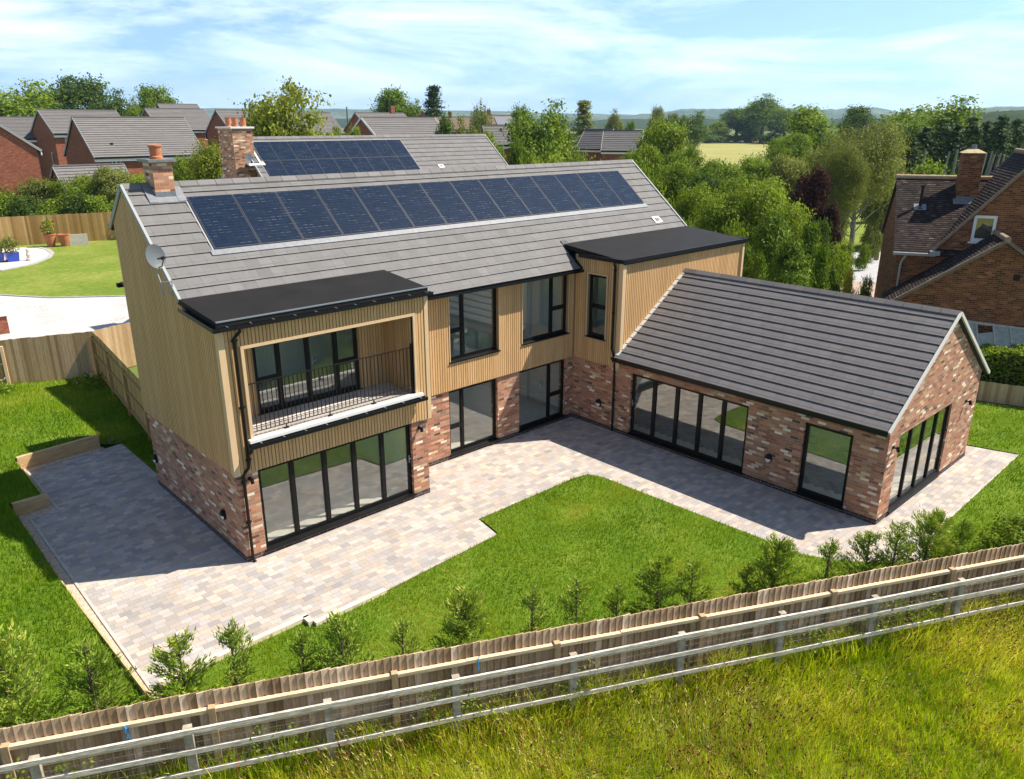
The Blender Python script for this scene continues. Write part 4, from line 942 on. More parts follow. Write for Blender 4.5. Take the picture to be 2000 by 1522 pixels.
pot('blue_planter', (4.75, 50.0, .03), .42, .62, M_cobalt, 'cobalt blue planter cut off by the left edge of the picture', 'blue planters on the round patio', square=True, plant=lambda r_, h: cloud(420, .62, .16, L_olive, parent=r_, center=(0, 0, h+.5), zs=1.1))
st = MB(); st.lathe((6.57, 49.2, .03), [(0, 0), (.22, 0), (.22, .12), (.12, .16), (.16, .4), (.09, .6), (.13, .72), (.08, .84), (0, .86)], 12); st.build
tag(st.build('garden_statue', M_patio), 'small stone garden ornament standing on the round patio', 'statue')
pw_ = empty('brick_pier', (.45, 27.2, 0)); tag(pw_, 'low red brick pier with pale coping stone beside the gravel drive', 'pier')
s = MB(); s.box((-1.6, -.4, 0), (.35, .4, .85)); s.build('brickwork', M_estate, pw_); s = MB(); s.box((-1.7, -.48, .851), (.42, .48, .95)); s.build('coping', M_coping, pw_)
s = MB(); s.lathe((-.25, 0, .95), [(0, 0), (.16, 0), (.26, .2), (.2, .42), (0, .5)], 12); s.build('ball_finial', M_coping, pw_)
s = MB(); s.box((.36, -.2, .3), (.44, -.05, .5)); s.build('socket_box', M_white, pw_)
# low white flowered weeds at the fence corner
def weed(x, y, s_, label):
    root = empty('flowering_weed', (x, y, lawnz(x, y))); tag(root, label, 'weed', 'white flowering weeds by the fences')
    cloud(500, s_, .10, L_mid, parent=root, center=(0, 0, .1), zs=.5); P = rng.normal(size=(14, 3))*s_*.45; P[:, 2] = abs(P[:, 2])*.4+.22
    V, F, T = leafquads(P, .07, 14); npmesh('flowers', V, F, M_white, T, root)
weed(1.2, 15.9, .75, 'leafy weed with white flowers in the fence corner'); weed(-1.6, 16.9, .6, 'leafy weed with white flowers against the left end of the fence')
# ================================================================== the twin house behind
H2 = empty('detached_house', (10.9, 21.44, 0)); tag(H2, 'second tiled house behind with solar panels in two rows and a tall brick chimney', 'house')
def h2roof():
    o = Vector((0, 0, 0)); R2, Lr = 8.68, 14.8; yE = -4.1; zE = R2-.829*4.1
    m = MB(); tiled(m, (-.3, yE, zE), X, Vector((0, CA, SA)), Lr+.4, 4.1/CA, .34, .325); m.build('roof', M_tile, H2)
    m = MB(); P = [Vector((-.3, yE, zE)), Vector((Lr+.1, yE, zE)), Vector((Lr+.1, 0, R2)), Vector((-.3, 0, R2))]; m.hexa([p-Z*.1 for p in P]+[p-Z*.004 for p in P])
    P = [Vector((-.3, .004, R2+.01)), Vector((Lr+.1, .004, R2+.01)), Vector((Lr+.1, 4.1, zE)), Vector((-.3, 4.1, zE))]; m.hexa([p-Z*.1 for p in P]+P); m.build('roof_deck', M_underlay, H2)
    m = MB(); ridge_tiles(m, (-.32, 0, R2+.035), (Lr+.12, 0, R2+.035), .45, .11, .135); m.build('ridge_tiles', M_tile, H2)
    for xx in (-.32, Lr+.12): m = MB(); m.bar((xx, yE, zE), (xx, 0, R2), .05, .11); m.bar((xx, 0, R2), (xx, 4.1, zE), .05, .11); m.build('verge', M_verge, H2)
    m = MB(); zt = lambda u: zE-.1+.829*min(u, 8.0-u); slab(m, (0, 4.0, 0), -Y, -X, 8.0, 0, zt, .3, knots=[4.0]); slab(m, (Lr, -4.0, 0), Y, X, 8.0, 0, zt, .3, knots=[4.0])
    m.box((.3, -4.0, 0), (Lr-.3, -3.7, zE)); m.box((.3, 3.7, 0), (Lr-.3, 4.0, zE)); m.build('cladding_backing', M_cladback, H2)
    m = MB(); slats(m, (0, 4.0, 0), -Y, -X, 0, 8.0, 2.2, zt, per=.12, wd=.085); m.build('timber_cladding', M_clad, H2)
    q = lambda x, s, h: Vector((x, yE+s*CA, zE+s*SA))+Vector((0, -SA, CA))*h
    s_top = (4.1-.24)/CA; s_bot = s_top-2*1.30
    def sb_(mb, a, b_, c, d, h0, h1): mb.hexa([q(a, c, h0), q(b_, c, h0), q(b_, d, h0), q(a, d, h0), q(a, c, h1), q(b_, c, h1), q(b_, d, h1), q(a, d, h1)])
    t = MB(); sb_(t, .0, 8.66, s_bot-.05, s_top+.04, .0, .036); t.build('panel_tray', M_pgap, H2)
    for rI in range(2):
        for c in range(9):
            a = .05+c*.953; b_ = a+.935; c0 = s_bot+rI*1.30; c1 = c0+1.28; f = MB()
            for z_ in ((a, b_, c0, c0+.015), (a, b_, c1-.015, c1), (a, a+.012, c0+.015, c1-.015), (b_-.012, b_, c0+.015, c1-.015)): sb_(f, *z_, .037, .066)
            fo = f.build('solar_panel', M_pframe, H2); g = MB(); sb_(g, a+.012, b_-.012, c0+.015, c1-.015, .037, .06); g.build('solar_cells', M_solar, fo)
    v = MB(); sb_(v, 9.95, 10.3, 2.75, 3.0, .03, .05); v.build('vent_surround', M_white, H2)
    v = MB(); sb_(v, 10.05, 10.2, 2.82, 2.93, .05, .07); v.build('roof_vent', M_grey, H2)
    v = MB(); sb_(v, 9.4, 14.2, .85, .95, .03, .05); v.build('flashing', M_gutter, H2)
    c = MB(); c.box((-1.02, -.95, 0), (-.05, .55, 9.12)); co_ = c.build('chimney', M_brick, H2)
    c = MB(); c.box((-1.1, -1.03, 9.121), (.03, .63, 9.20)); c.build('chimney_cap', M_coping, co_)
    for k, (xx, yy) in enumerate(((-.62, .25), (-.5, -.2), (-.3, -.62))):
        c = MB(); c.lathe((xx, yy, 9.20), [(.14, 0), (.12, .06), (.13, .36), (.15, .4), (.11, .4), (.1, .1), (0, .1)], 14); c.build('chimney_pot', M_pot, co_)
    c = MB(); sb_(c, -.05, .18, 3.55, 4.9, .03, .06); sb_(c, -.6, .18, 3.42, 3.55, .03, .07); c.build('chimney_flashing', M_vergew, co_)
    d = MB(); n_ = Vector((.2, -.95, .2)).normalized(); a_ = n_.cross(Z).normalized(); b2 = a_.cross(n_); cc = Vector((-.45, -1.25, 7.75))
    pts = [cc+a_*(.26*math.cos(k*math.pi/10))+b2*(.3*math.sin(k*math.pi/10)) for k in range(20)]; pc = cc-n_*.06
    for k in range(20): d.face([pc, pts[k], pts[(k+1) % 20]]); d.face([pts[k], pc-n_*.02, pts[(k+1) % 20]])
    d.tube([cc-n_*.05, (-.4, -.95, 7.6)], .02, 6); d.build('satellite_dish', M_grey, H2)
h2roof()
# ================================================================== estate houses beyond
M_esttile = toned('estate_roof', [(0, (.15, .142, .14)), (.5, (.168, .157, .155)), (1, (.185, .172, .170))], .8, .2, 1.5, .08)
M_brtile = toned('brown_roof', [(0, (.20, .15, .11)), (1, (.26, .19, .14))], .8, .2, 1.5, .12)
M_pink = simple('pale_render', (.62, .38, .28), .9)
def estate(label, u, d, theta, L, W, ze, zr, wins=(), gwins=(), roof=None, wall=None, fascia=None, chim=None, group='houses on the estate behind', extras=(), name='brick_house'):
    """front-left corner on photo column u at depth d; ridge direction turned theta degrees away from the picture plane"""
    x, y = gat(u, d); az = math.atan2(RT.y, RT.x)+R(theta)
    root = empty(name, (x, y, 0), az); tag(root, label, 'house', group)
    m = MB(); sl = (zr-ze)/(W/2); zt = lambda q: ze-.06+sl*min(q, W-q)
    slab(m, (0, 0, 0), X, -Y, L, 0, ze-.06, .25, [(a, b_, c, e) for a, b_, c, e in wins])
    slab(m, (0, W, 0), -Y, -X, W-.25, 0, lambda q: zt(q), .25, [(W-b_, W-a, c, e) for a, b_, c, e in gwins], knots=[W/2])
    slab(m, (L, .25, 0), Y, X, W-.25, 0, lambda q: zt(q+.25), .25, knots=[W/2-.25]); m.box((.25, W-.25, 0), (L-.25, W, ze-.06)); m.build('wall', wall or M_estate, root)
    for w_ in wins: window(root, 'window', (w_[0], 0, w_[2]), X, -Y, w_[1]-w_[0], w_[3]-w_[2], [(w_[1]-w_[0])/2], fr=.07, sill=False, setback=.05); whiten(root)
    for w_ in gwins: window(root, 'window', (0, w_[1], w_[2]), -Y, -X, w_[1]-w_[0], w_[3]-w_[2], [], fr=.07, sill=False, setback=.05); whiten(root)
    r = MB(); o = .35; g = .12
    for sgn in (0, 1):
        ya = -o if not sgn else W+o; za = ze-sl*o
        P = [Vector((-g, ya, za)), Vector((L+g, ya, za)), Vector((L+g, W/2, zr)), Vector((-g, W/2, zr))]
        if sgn: P = P[::-1]; P = [p+Z*.003 for p in P]
        r.hexa([p-Z*.12 for p in P]+P)
    r.build('roof_deck', M_underlay, root)
    r = MB(); sa = math.atan(sl); Ls = (W/2+o)/math.cos(sa)
    tiled(r, (-g, -o, ze-sl*o), X, Vector((0, math.cos(sa), math.sin(sa))), L+2*g, Ls, 1.4, .34, thick=.06)
    tiled(r, (-g, W+o, ze-sl*o), X, Vector((0, -math.cos(sa), math.sin(sa))), L+2*g, Ls, 1.4, .34, thick=.06)
    r.bar((-g, W/2, zr+.03), (L+g, W/2, zr+.03), .3, .1)
    r.build('roof', roof or M_esttile, root)
    for xx in (-g-.02, L+g+.02): f = MB(); f.bar((xx, -o, ze-sl*o-.06), (xx, W/2, zr-.06), .04, .22); f.bar((xx, W+o, ze-sl*o-.06), (xx, W/2, zr-.06), .04, .22); f.build('bargeboard', fascia or M_verge, root)
    f = MB(); f.box((-g, -o-.1, ze-sl*o-.16), (L+g, -o, ze-sl*o-.02)); f.build('gutter', M_gutter, root)
    f = MB(); f.box((-g, -o+.005, ze-sl*o-.42), (L+g, -.26, ze-sl*o-.16)); f.build('soffit', M_white, root)
    if chim:
        for (cx, ch) in chim:
            c = MB(); c.box((cx-.35, W/2-.3, zr-1), (cx+.35, W/2+.3, zr+ch)); cc = c.build('chimney', M_estate, root); c = MB()
            for k in (-.15, .15): c.lathe((cx+k, W/2, zr+ch), [(.11, 0), (.1, .3), (0, .3)], 8)
            c.build('chimney_pot', M_pot, cc)
    return root
M_frame_w = simple('white_window_frame', (.75, .75, .73), .4)
def whiten(root):
    for o in root.children:
        if o.name.startswith('window'):
            o.data.materials[0] = M_frame_w
            for c in o.children:
                if c.name.startswith('glazing'): c.data.materials[0] = M_frame_w
e1 = estate('long red brick house with low eaves nearest behind the hedge', 173, 80, 47, 11.9, 8.2, 6.25, 9.95, wins=[(1.7, 2.6, 4.4, 5.75), (5.4, 6.3, 4.4, 5.75), (7.1, 7.6, 4.4, 5.75), (10.0, 10.9, 4.4, 5.75)])
for sx, sy in ((2.2, .9), (11, 1.3)):
    v = MB(); v.box((sx, sy, 6.9), (sx+.25, sy+.25, 7.35)); v.build('roof_vent', M_gutter, e1)
estate('tall red brick house behind the long low house, at left', 101, 97, 47, 9.4, 8.2, 8.3, 10.95, wins=[(1.2, 2.5, 6.2, 7.9)], gwins=[(1.6, 2.4, 4.2, 5.8)])
estate('brick house whose roof rises behind the right end of the long low house', 310, 122, 46, 9.5, 8.6, 8.5, 11.55, wins=[(7.3, 9.2, 6.7, 8.1)])
estate('farthest estate roof with a small dark gable on its left', 330, 150, 44, 7.6, 8.2, 9.9, 12.9)
estate('brick house with a steep gable left of the yellow green tree', 450, 112, 44, 8.5, 8.4, 8.2, 11.2)
estate('smaller brick gable house in front of the steep gable house', 468, 98, 44, 6, 5.4, 7.4, 9.95)
estate('grey roofed house at the left edge behind the cropped brick gable', -60, 98, 34, 9.0, 8.5, 7.6, 10.1)
e0 = estate('red brick house with its gable facing us, cut off by the left edge', 62, 68, 126, 9, 8.2, 7.35, 10.6)
estate('low garage roof just above the hedge', 104, 66, 46, 5.8, 3.9, 3.9, 5.75, name='garage')
estate('brick gable house with white edged red gable in the centre behind the solar roof', 740, 86, 43, 10.2, 6.8, 7.6, 9.95, fascia=M_white)
estate('grey roof house right behind the white edged gable', 722, 128, 42, 9.5, 8.4, 8.1, 11.0, chim=[(7.3, .9)])
estate('grey roof between the yellow green tree and the white edged gable', 570, 118, 40, 8.5, 8.4, 8.0, 10.95)
estate('brown roofed cottage with small chimney behind the centre roofs', 800, 165, 10, 14, 8, 8.2, 10.6, roof=M_brtile, chim=[(3, 1.1), (9, 1.0)])
e11 = estate('brown roofed house with bluish panels on its slope beyond the trees', 950, 150, 16, 9, 8, 8.4, 10.8, roof=M_brtile, chim=[(1.5, 1)])
s = MB(); q0 = Vector((3.0, 1.0, 9.1+.05)); s.hexa([(2.4, .6, 8.82), (7.5, .6, 8.82), (7.5, 3.2, 10.35), (2.4, 3.2, 10.35), (2.4, .6, 8.95), (7.5, .6, 8.95), (7.5, 3.2, 10.5), (2.4, 3.2, 10.5)]); s.build('solar_panel', M_lead, e11)
estate('low grey roof with a pale sloping edge behind the twin house', 955, 88, 14, 6.5, 6, 7.2, 9.1)
estate('small slate roofed brick house beside the big oak, left of the pair', 1130, 108, -34, 4.2, 4.4, 6.3, 8.5, fascia=M_vergew)
estate('small slate roofed brick house, right of the pair with two roof heights', 1178, 102, -12, 5.0, 4.8, 6.2, 8.4, fascia=M_vergew)
for (uu, dd, h0, lb) in ((679, 150, 12.3, 'thin dark pole rising between far roofs left of centre'),):
    x, y = gat(uu, dd); p = MB(); p.tube([(x, y, 0), (x, y, h0)], .12, 8); tag(p.build('pole', M_bark), lb, 'pole')
# ================================================================== old brick house on the right
NB = empty('old_brick_house', (26.43, -2.88, 0), math.atan2(-.893, .45)); tag(NB, 'old brown brick house with clay tiled roof and square chimney at the right edge', 'house')
M_clay = toned('old_clay_tile', [(0, (.022, .017, .017)), (.35, (.04, .03, .028)), (.75, (.07, .054, .046)), (1, (.15, .115, .088))], .9, .1, 6, .3, bd=.004)
# local frame: +x along the wall (to the right in the picture), +y away from us
m = MB(); gl = .90
gtop = lambda q: 4.66 if q < 1.32 else (4.60+(q-1.32)*1.22 if q < 4.25 else 4.60+2.93*1.22-(q-4.25)*1.22)
slab(m, (0, 0, 0), X, -Y, 7.2, 0, gtop, .3, [(2.5, 3.28, 5.02, 6.02)], knots=[1.32, 4.25])
slab(m, (0, 6.6, 0), -Y, -X, 6.3, 0, lambda q: 4.6+.76*min(q, 6.6-q), .3, knots=[3.3]); m.box((0.3, 6.3, 0), (7.2, 6.6, 4.6)); m.box((6.9, .3, 0), (7.2, 6.3, 4.6)); m.build('wall', M_nbrick, NB)
window(NB, 'window', (2.5, 0, 5.02), X, -Y, .78, 1.0, [], fr=.09, sill=False, setback=.02, glass=M_glass_old); whiten(NB)
s = MB(); s.box((2.42, -.09, 4.96), (3.36, .0, 5.018)); s.build('window_sill', M_white, NB)
cu = MB(); cu.box((2.6, .12, 5.1), (3.2, .16, 5.95)); cu.build('curtain', simple('curtain', (.35, .30, .24), .9), NB)
m = MB(); ns = .76; na = math.atan(ns); tiled(m, (-.12, -.22, 4.66-.22*ns), X, Vector((0, math.cos(na), math.sin(na))), 7.0, 3.52/math.cos(na), .165, .115, thick=.018)
m.build('roof', M_clay, NB)
m = MB(); P = [Vector((-.1, -.2, 4.655-.2*ns)), Vector((6.8, -.2, 4.655-.2*ns)), Vector((6.8, 3.3, 4.655+3.3*ns)), Vector((-.1, 3.3, 4.655+3.3*ns))]; m.hexa([p-Z*.1 for p in P]+[p-Z*.005 for p in P])
P = [Vector((-.1, 3.304, 7.17)), Vector((6.8, 3.304, 7.17)), Vector((6.8, 6.8, 4.5)), Vector((-.1, 6.8, 4.5))]; m.hexa([p-Z*.1 for p in P]+P); m.build('roof_deck', M_underlay, NB)
m = MB(); m.tube([(-.14, 3.3, 7.20), (5.2, 3.3, 7.20)], .10, 10, tone=.9); m.build('ridge_tiles', toned('ridge_clay', [(0, (.30, .22, .15)), (1, (.42, .31, .2))], .9, .1, 8, .3), NB)
# cross gable roof, ridge running back
m = MB(); g2 = 1.22; ga = math.atan(g2); xa, xr, zr2 = 1.18, 4.25, 4.60+2.93*g2+.08
tiled(m, (xa, 4.2, 4.50), -Y, Vector((math.cos(ga), 0, math.sin(ga))), 4.35, (xr-xa)/math.cos(ga), .165, .115, thick=.018)
tiled(m, (2*xr-xa, 4.2, 4.50), -Y, Vector((-math.cos(ga), 0, math.sin(ga))), 4.35, (xr-xa)/math.cos(ga), .165, .115, thick=.018)
m.build('gable_roof', M_clay, NB)
m = MB(); m.hexa([(xa, -.10, 4.40), (xr, -.10, zr2-.14), (xr, 4.1, zr2-.14), (xa, 4.1, 4.40), (xa, -.10, 4.49), (xr, -.10, zr2-.03), (xr, 4.1, zr2-.03), (xa, 4.1, 4.49)]); m.build('gable_roof_deck', M_underlay, NB)
m = MB(); m.bar((1.10, -.12, 4.44), (4.25, -.12, zr2-.03), .08, .10, .4); m.bar((7.4, -.12, 4.44), (4.25, -.12, zr2-.03), .08, .10, .4); m.tube([(4.25, -.15, zr2+.03), (4.25, 4, zr2+.03)], .1, 8, tone=.8)
m.build('verge_tiles', toned('verge_mortar', [(0, (.16, .11, .08)), (1, (.33, .25, .17))], .9, .1, 8, .3), NB)
m = MB(); m.box((-.15, -.34, 4.42), (1.35, -.22, 4.52)); m.box((1.15, -.35, 4.46), (1.5, -.12, 4.62)); m.build('gutter', simple('grey_gutter', (.32, .33, .30), .6), NB)
m = MB(); m.tube([(.35, -.25, 4.45), (.22, -.12, 4.15), (.2, -.07, 4.0), (.2, -.07, .1)], .045, 8); m.build('downpipe', simple('grey_downpipe', (.36, .38, .33), .6), NB)
c = MB(); c.box((2.1, 2.25, 6.2), (2.85, 3.0, 8.22)); ch = c.build('chimney', M_nbrick, NB)
c = MB(); q = [Vector((2.04, 2.19, 8.221)), Vector((2.91, 2.19, 8.221)), Vector((2.91, 3.06, 8.221)), Vector((2.04, 3.06, 8.221))]; q2 = [Vector((2.3, 2.45, 8.36)), Vector((2.65, 2.45, 8.36)), Vector((2.65, 2.8, 8.36)), Vector((2.3, 2.8, 8.36))]; c.hexa(q+q2); c.build('chimney_cap', simple('mortar_flaunching', (.45, .36, .22), .95, .1, 9, .3), ch)
c = MB(); c.lathe((2.48, 2.62, 8.34), [(.09, 0), (.09, .2), (0, .2)], 10); c.build('chimney_pot', M_lead, ch)
c = MB(); zz = lambda y: 4.66+ns*y
c.hexa([(2.0, 2.05, zz(2.05)+.02), (2.95, 2.05, zz(2.05)+.02), (2.95, 2.24, zz(2.24)+.02), (2.0, 2.24, zz(2.24)+.02), (2.0, 2.05, zz(2.05)+.05), (2.95, 2.05, zz(2.05)+.05), (2.95, 2.24, zz(2.24)+.08), (2.0, 2.24, zz(2.24)+.08)]); c.box((2.09, 2.235, 6.3), (2.86, 2.248, 6.52)); c.build('chimney_flashing', M_lead, ch)
c = MB(); c.box((.72, 1.75, zz(1.8)), (.86, 1.9, zz(1.8)+.05)); c.tube([(.79, 1.9, zz(1.8)), (.79, 1.9, zz(1.8)+.85)], .055, 10); c.tube([(.79, 1.9, zz(1.8)+.85), (.79, 1.9, zz(1.8)+.93)], .075, 10); fp = c.build('flue_pipe', M_gutter, NB)
c = MB(); c.hexa([(.56, 1.72, zz(1.72)+.02), (1.02, 1.72, zz(1.72)+.02), (1.02, 1.98, zz(1.98)+.02), (.56, 1.98, zz(1.98)+.02), (.56, 1.72, zz(1.72)+.04), (1.02, 1.72, zz(1.72)+.04), (1.02, 1.98, zz(1.98)+.04), (.56, 1.98, zz(1.98)+.04)]); c.build('flue_flashing', M_lead, fp)
# low extension in front, gable towards us
m = MB(); XA = 3.3; eh, ah = 2.85, 5.42; es = (ah-eh)/(XA+.23)
slab(m, (-.15, -2.0, 0), X, -Y, 6.9, 0, lambda q: eh-.02+es*min(q+.0, 6.9-q), .3, knots=[3.45]); m.box((-.15, -1.7, 0), (.15, -.02, 2.7)); m.build('extension_wall', M_nbrick, NB)
m = MB(); ea = math.atan(es)
for s_, x0 in ((1, -.32), (-1, 6.92)):
    tiled(m, (x0, -2.12, eh-.1), Y, Vector((s_*math.cos(ea), 0, math.sin(ea))), 2.1, 3.62/math.cos(ea), .165, .115, thick=.018)
m.build('extension_roof', M_clay, NB)
m = MB(); za = eh-.1+3.62*es
for s_, x0 in ((1, -.30), (-1, 6.90)): m.hexa([(x0, -2.1, eh-.2), (3.3, -2.1, za-.12), (3.3, -.02, za-.12), (x0, -.02, eh-.2), (x0, -2.1, eh-.11), (3.3, -2.1, za-.02), (3.3, -.02, za-.02), (x0, -.02, eh-.11)] if s_ > 0 else [(3.3, -2.1, za-.12), (x0, -2.1, eh-.2), (x0, -.02, eh-.2), (3.3, -.02, za-.12), (3.3, -2.1, za-.02), (x0, -2.1, eh-.11), (x0, -.02, eh-.11), (3.3, -.02, za-.02)])
m.build('extension_roof_deck', M_underlay, NB)
m = MB(); m.bar((-.36, -2.14, eh-.13), (3.3, -2.14, za-.02), .10, .12, .3); m.bar((6.96, -2.14, eh-.13), (3.3, -2.14, za-.02), .10, .12, .3); m.tube([(3.3, -2.2, za+.03), (3.3, -.02, za+.03)], .11, 8, tone=.8); m.build('extension_verge', bpy.data.materials['verge_mortar'], NB)
m = MB(); m.box((3.75, -2.03, 3.95), (3.95, -1.98, 4.15)); m.build('air_brick', M_gutter, NB)
window(NB, 'window', (3.5, -2.0, 1.35), X, -Y, 1.0, .85, [], fr=.08, sill=False, setback=-.03, glass=M_glass_old); whiten(NB)
# lean-to greenhouse against it
LT = empty('lean_to_greenhouse', NB.location, NB.rotation_euler.z); tag(LT, 'tatty white framed lean-to greenhouse behind the hedge, against the old house', 'greenhouse')
m = MB(); A0, B0, A1, B1 = Vector((2.3, -2.08, 2.35)), Vector((4.5, -2.08, 2.2)), Vector((2.3, -3.1, 1.65)), Vector((4.5, -3.1, 1.6))
for t in (0, .25, .5, .75, 1): m.bar(A0.lerp(B0, t), A1.lerp(B1, t), .05, .06)
m.bar(A0, B0, .06, .09); m.bar(A1, B1, .06, .09)
for p in (A1, B1): m.bar(p, Vector((p.x, p.y, 0)), .06, .06)
m.build('glazing_frame', simple('weathered_white_frame', (.45, .43, .38), .7, .2, 9, .3), LT); m = MB()
mm_ = simple('milky_sheet', (.34, .35, .29), .5, .3, 8, .3)
for k in range(4):
    if k == 1: 
        a, b_ = .25, .5; m.face([A0.lerp(B0, a).lerp(A1.lerp(B1, a), .45), A0.lerp(B0, b_).lerp(A1.lerp(B1, b_), .3), A1.lerp(B1, b_), A1.lerp(B1, a)]); continue
    a, b_ = k*.25, k*.25+.25; m.face([A0.lerp(B0, a), A0.lerp(B0, b_), A1.lerp(B1, b_), A1.lerp(B1, a)])
m.face([A1, B1, Vector((B1.x, B1.y, 0)), Vector((A1.x, A1.y, 0))]); m.build('glazing', mm_, LT)
nm_ = ['first', 'second', 'third', 'fourth', 'fifth', 'sixth', 'seventh', 'eighth', 'ninth', 'tenth', 'eleventh', 'twelfth', 'thirteenth', 'fourteenth', 'fifteenth', 'sixteenth', 'seventeenth', 'eighteenth', 'nineteenth', 'twentieth', 'twenty first', 'twenty second', 'twenty third', 'twenty fourth', 'twenty fifth']
# ================================================================== vegetation
def proj(P):
    v = Vector(P)-CAM; d = v.dot(FW); return 1000+FPX*v.dot(RT)/d, 761-FPX*v.dot(UP)/d
def crown_pts(n, lobes, leaf, clump=.35, seedn=0, outward=True):
    """lobes: list of (centre, radius xyz); leaves sit in clumps near the skin of each lobe"""
    rg = np.random.default_rng(seedn); C_ = np.array([l[0] for l in lobes], float); Rr = np.array([l[1] for l in lobes], float)
    wgt = Rr.prod(1)**(2/3); wgt /= wgt.sum(); nc = max(20, n//42); li = rg.choice(len(lobes), nc, p=wgt)
    dr = rg.normal(size=(nc, 3)); dr /= np.linalg.norm(dr, axis=1)[:, None]
    cc = C_[li]+dr*Rr[li]*(.45+.55*rg.random((nc, 1))**.5)
    ctone = rg.normal(.5, .16, nc); cr_ = clump*(.6+.8*rg.random(nc))
    k = rg.integers(0, nc, n); P = cc[k]+rg.normal(size=(n, 3))*cr_[k][:, None]*np.array([1, 1, .62])
    out = P-C_[li[k]]; out /= np.linalg.norm(out, axis=1)[:, None]+1e-9; out[:, 2] += .35
    tone = np.clip(ctone[k]+rg.normal(0, .14, n), 0, 1)
    return P, out, tone
def mesh_crown(name, n, lobes, leaf, clump, seedn, aspect=.62, m=None):
    P, out, tone = crown_pts(n, lobes, leaf, clump, seedn); P[:, 2] = np.maximum(P[:, 2], .05)
    V, F, T = leafquads(P, leaf, n, out, aspect, tone); return npmesh(name, V, F, m or L_mid, T, parent=False)
def mesh_trunk(name, h, r, limbs, seedn, split=.35, m=None, pale=False):
    rg = random.Random(seedn); mb = MB(); z = h*split
    mb.tube([(0, 0, -.1), (r*.1, 0, z*.5), (0, r*.2, z), (r*.3, 0, h*.62), (0, 0, h*.9)], [r*1.25, r, r*.8, r*.45, r*.12], 8)
    for (x, y, zz) in limbs:
        b0 = z*.8+rg.random()*h*.15; mb.tube([(0, 0, b0), (x*.45, y*.45, b0+(zz-b0)*.6), (x, y, zz)], [r*.45, r*.28, r*.08], 6, caps=False)
    o = mb.build(name, m or M_bark); me = o.data; bpy.data.objects.remove(o); return me
def lobes_round(h, r, z0, k, seedn, flat=1.):
    rg = random.Random(seedn); cz = (h+z0)/2; rz = (h-z0)/2; L = [((0, 0, cz), (r*.72, r*.72, rz*.80))]
    for i in range(k):
        a = rg.random()*6.28; e = rg.uniform(-.75, 1.0); rr = math.sqrt(max(0, 1-e*e*.8)); q = rg.uniform(.5, .68)
        L.append(((r*q*rr*math.cos(a), r*q*rr*math.sin(a), cz+rz*.62*e), (r*rg.uniform(.30, .46),)*2+(rz*rg.uniform(.26, .40),)))
    return L
PROTO = {}
def proto(key, h, w, crown, trunk): PROTO[key] = (h, w, crown, trunk)
for s in range(3):
    L = lobes_round(10, 4, 2.2, 13, 10+s); proto('far%d' % s, 10, 8.4, mesh_crown('crown', 14000, L, .30, .46, 20+s), mesh_trunk('trunk', 10, .32, [l[0] for l in L[1:7]], s))
for s in range(3):
    L = lobes_round(7, 2.7, .9, 16, 40+s); proto('mid%d' % s, 7, 5.8, mesh_crown('crown', 26000, L, .155, .27, 50+s), mesh_trunk('trunk', 7, .16, [l[0] for l in L[1:8]], 5+s))
for s in range(3):
    L = lobes_round(3, 1.7, -.3, 14, 60+s); proto('shrub%d' % s, 3, 3.6, mesh_crown('foliage', 9000, L, .15, .22, 70+s), None)
L = lobes_round(10, 4, 1.6, 26, 91); proto('bigleaf', 10, 8.6, mesh_crown('crown', 15000, L, .23, .38, 92, .7), mesh_trunk('trunk', 10, .22, [l[0] for l in L[1:16]], 9, .25))
# conifers: whorled sprays
def conifer(name, n, h, r, leaf, seedn, col=False, droop=.25, m=None, z0=.3):
    rg = np.random.default_rng(seedn); nb = n//46; z = z0+(h-z0)*rg.random(nb)**(.8 if col else 1.15); t = (z-z0)/(h-z0)
    prof = (np.clip((1-t)*2.4, 0, 1)**.6 if col else (1-t)**.85)*r*(.75+.45*rg.random(nb))
    a = rg.random(nb)*6.283; k = rg.integers(0, nb, n); s = rg.random(n)**.55
    rad = prof[k]*s; x = np.cos(a[k])*rad; y = np.sin(a[k])*rad; zz = z[k]-droop*rad*s+rg.normal(0, .035*r, n)
    sp_ = .10*r*(.3+s); P = np.stack([x+rg.normal(0, 1, n)*sp_, y+rg.normal(0, 1, n)*sp_, np.maximum(zz, .05)], 1)
    out = np.stack([np.cos(a[k]), np.sin(a[k]), np.full(n, .7)], 1); tone = np.clip(rg.normal(.42, .14, nb)[k]+.20*(s-.4)+rg.normal(0, .1, n), 0, 1)
    V, F, T = leafquads(P, leaf, n, out, .34, tone, .8); return npmesh(name, V, F, m or L_conif, T, parent=False)
tk = lambda h, r, m=None, nm='trunk': mesh_trunk(nm, h, r, [], 3, m=m)
proto('conifer', 10, 5.0, conifer('crown', 9000, 10, 2.6, .34, 101), tk(10, .2)); proto('cypress', 10, 3.6, conifer('crown', 9000, 10, 1.9, .34, 102, True), tk(10, .2))
proto('feather0', 5, 3.4, conifer('crown', 20000, 5, 1.75, .17, 103, True, .15), tk(5, .09)); proto('feather1', 5, 3.6, conifer('crown', 20000, 5, 1.9, .17, 104, False, .1), tk(5, .09))
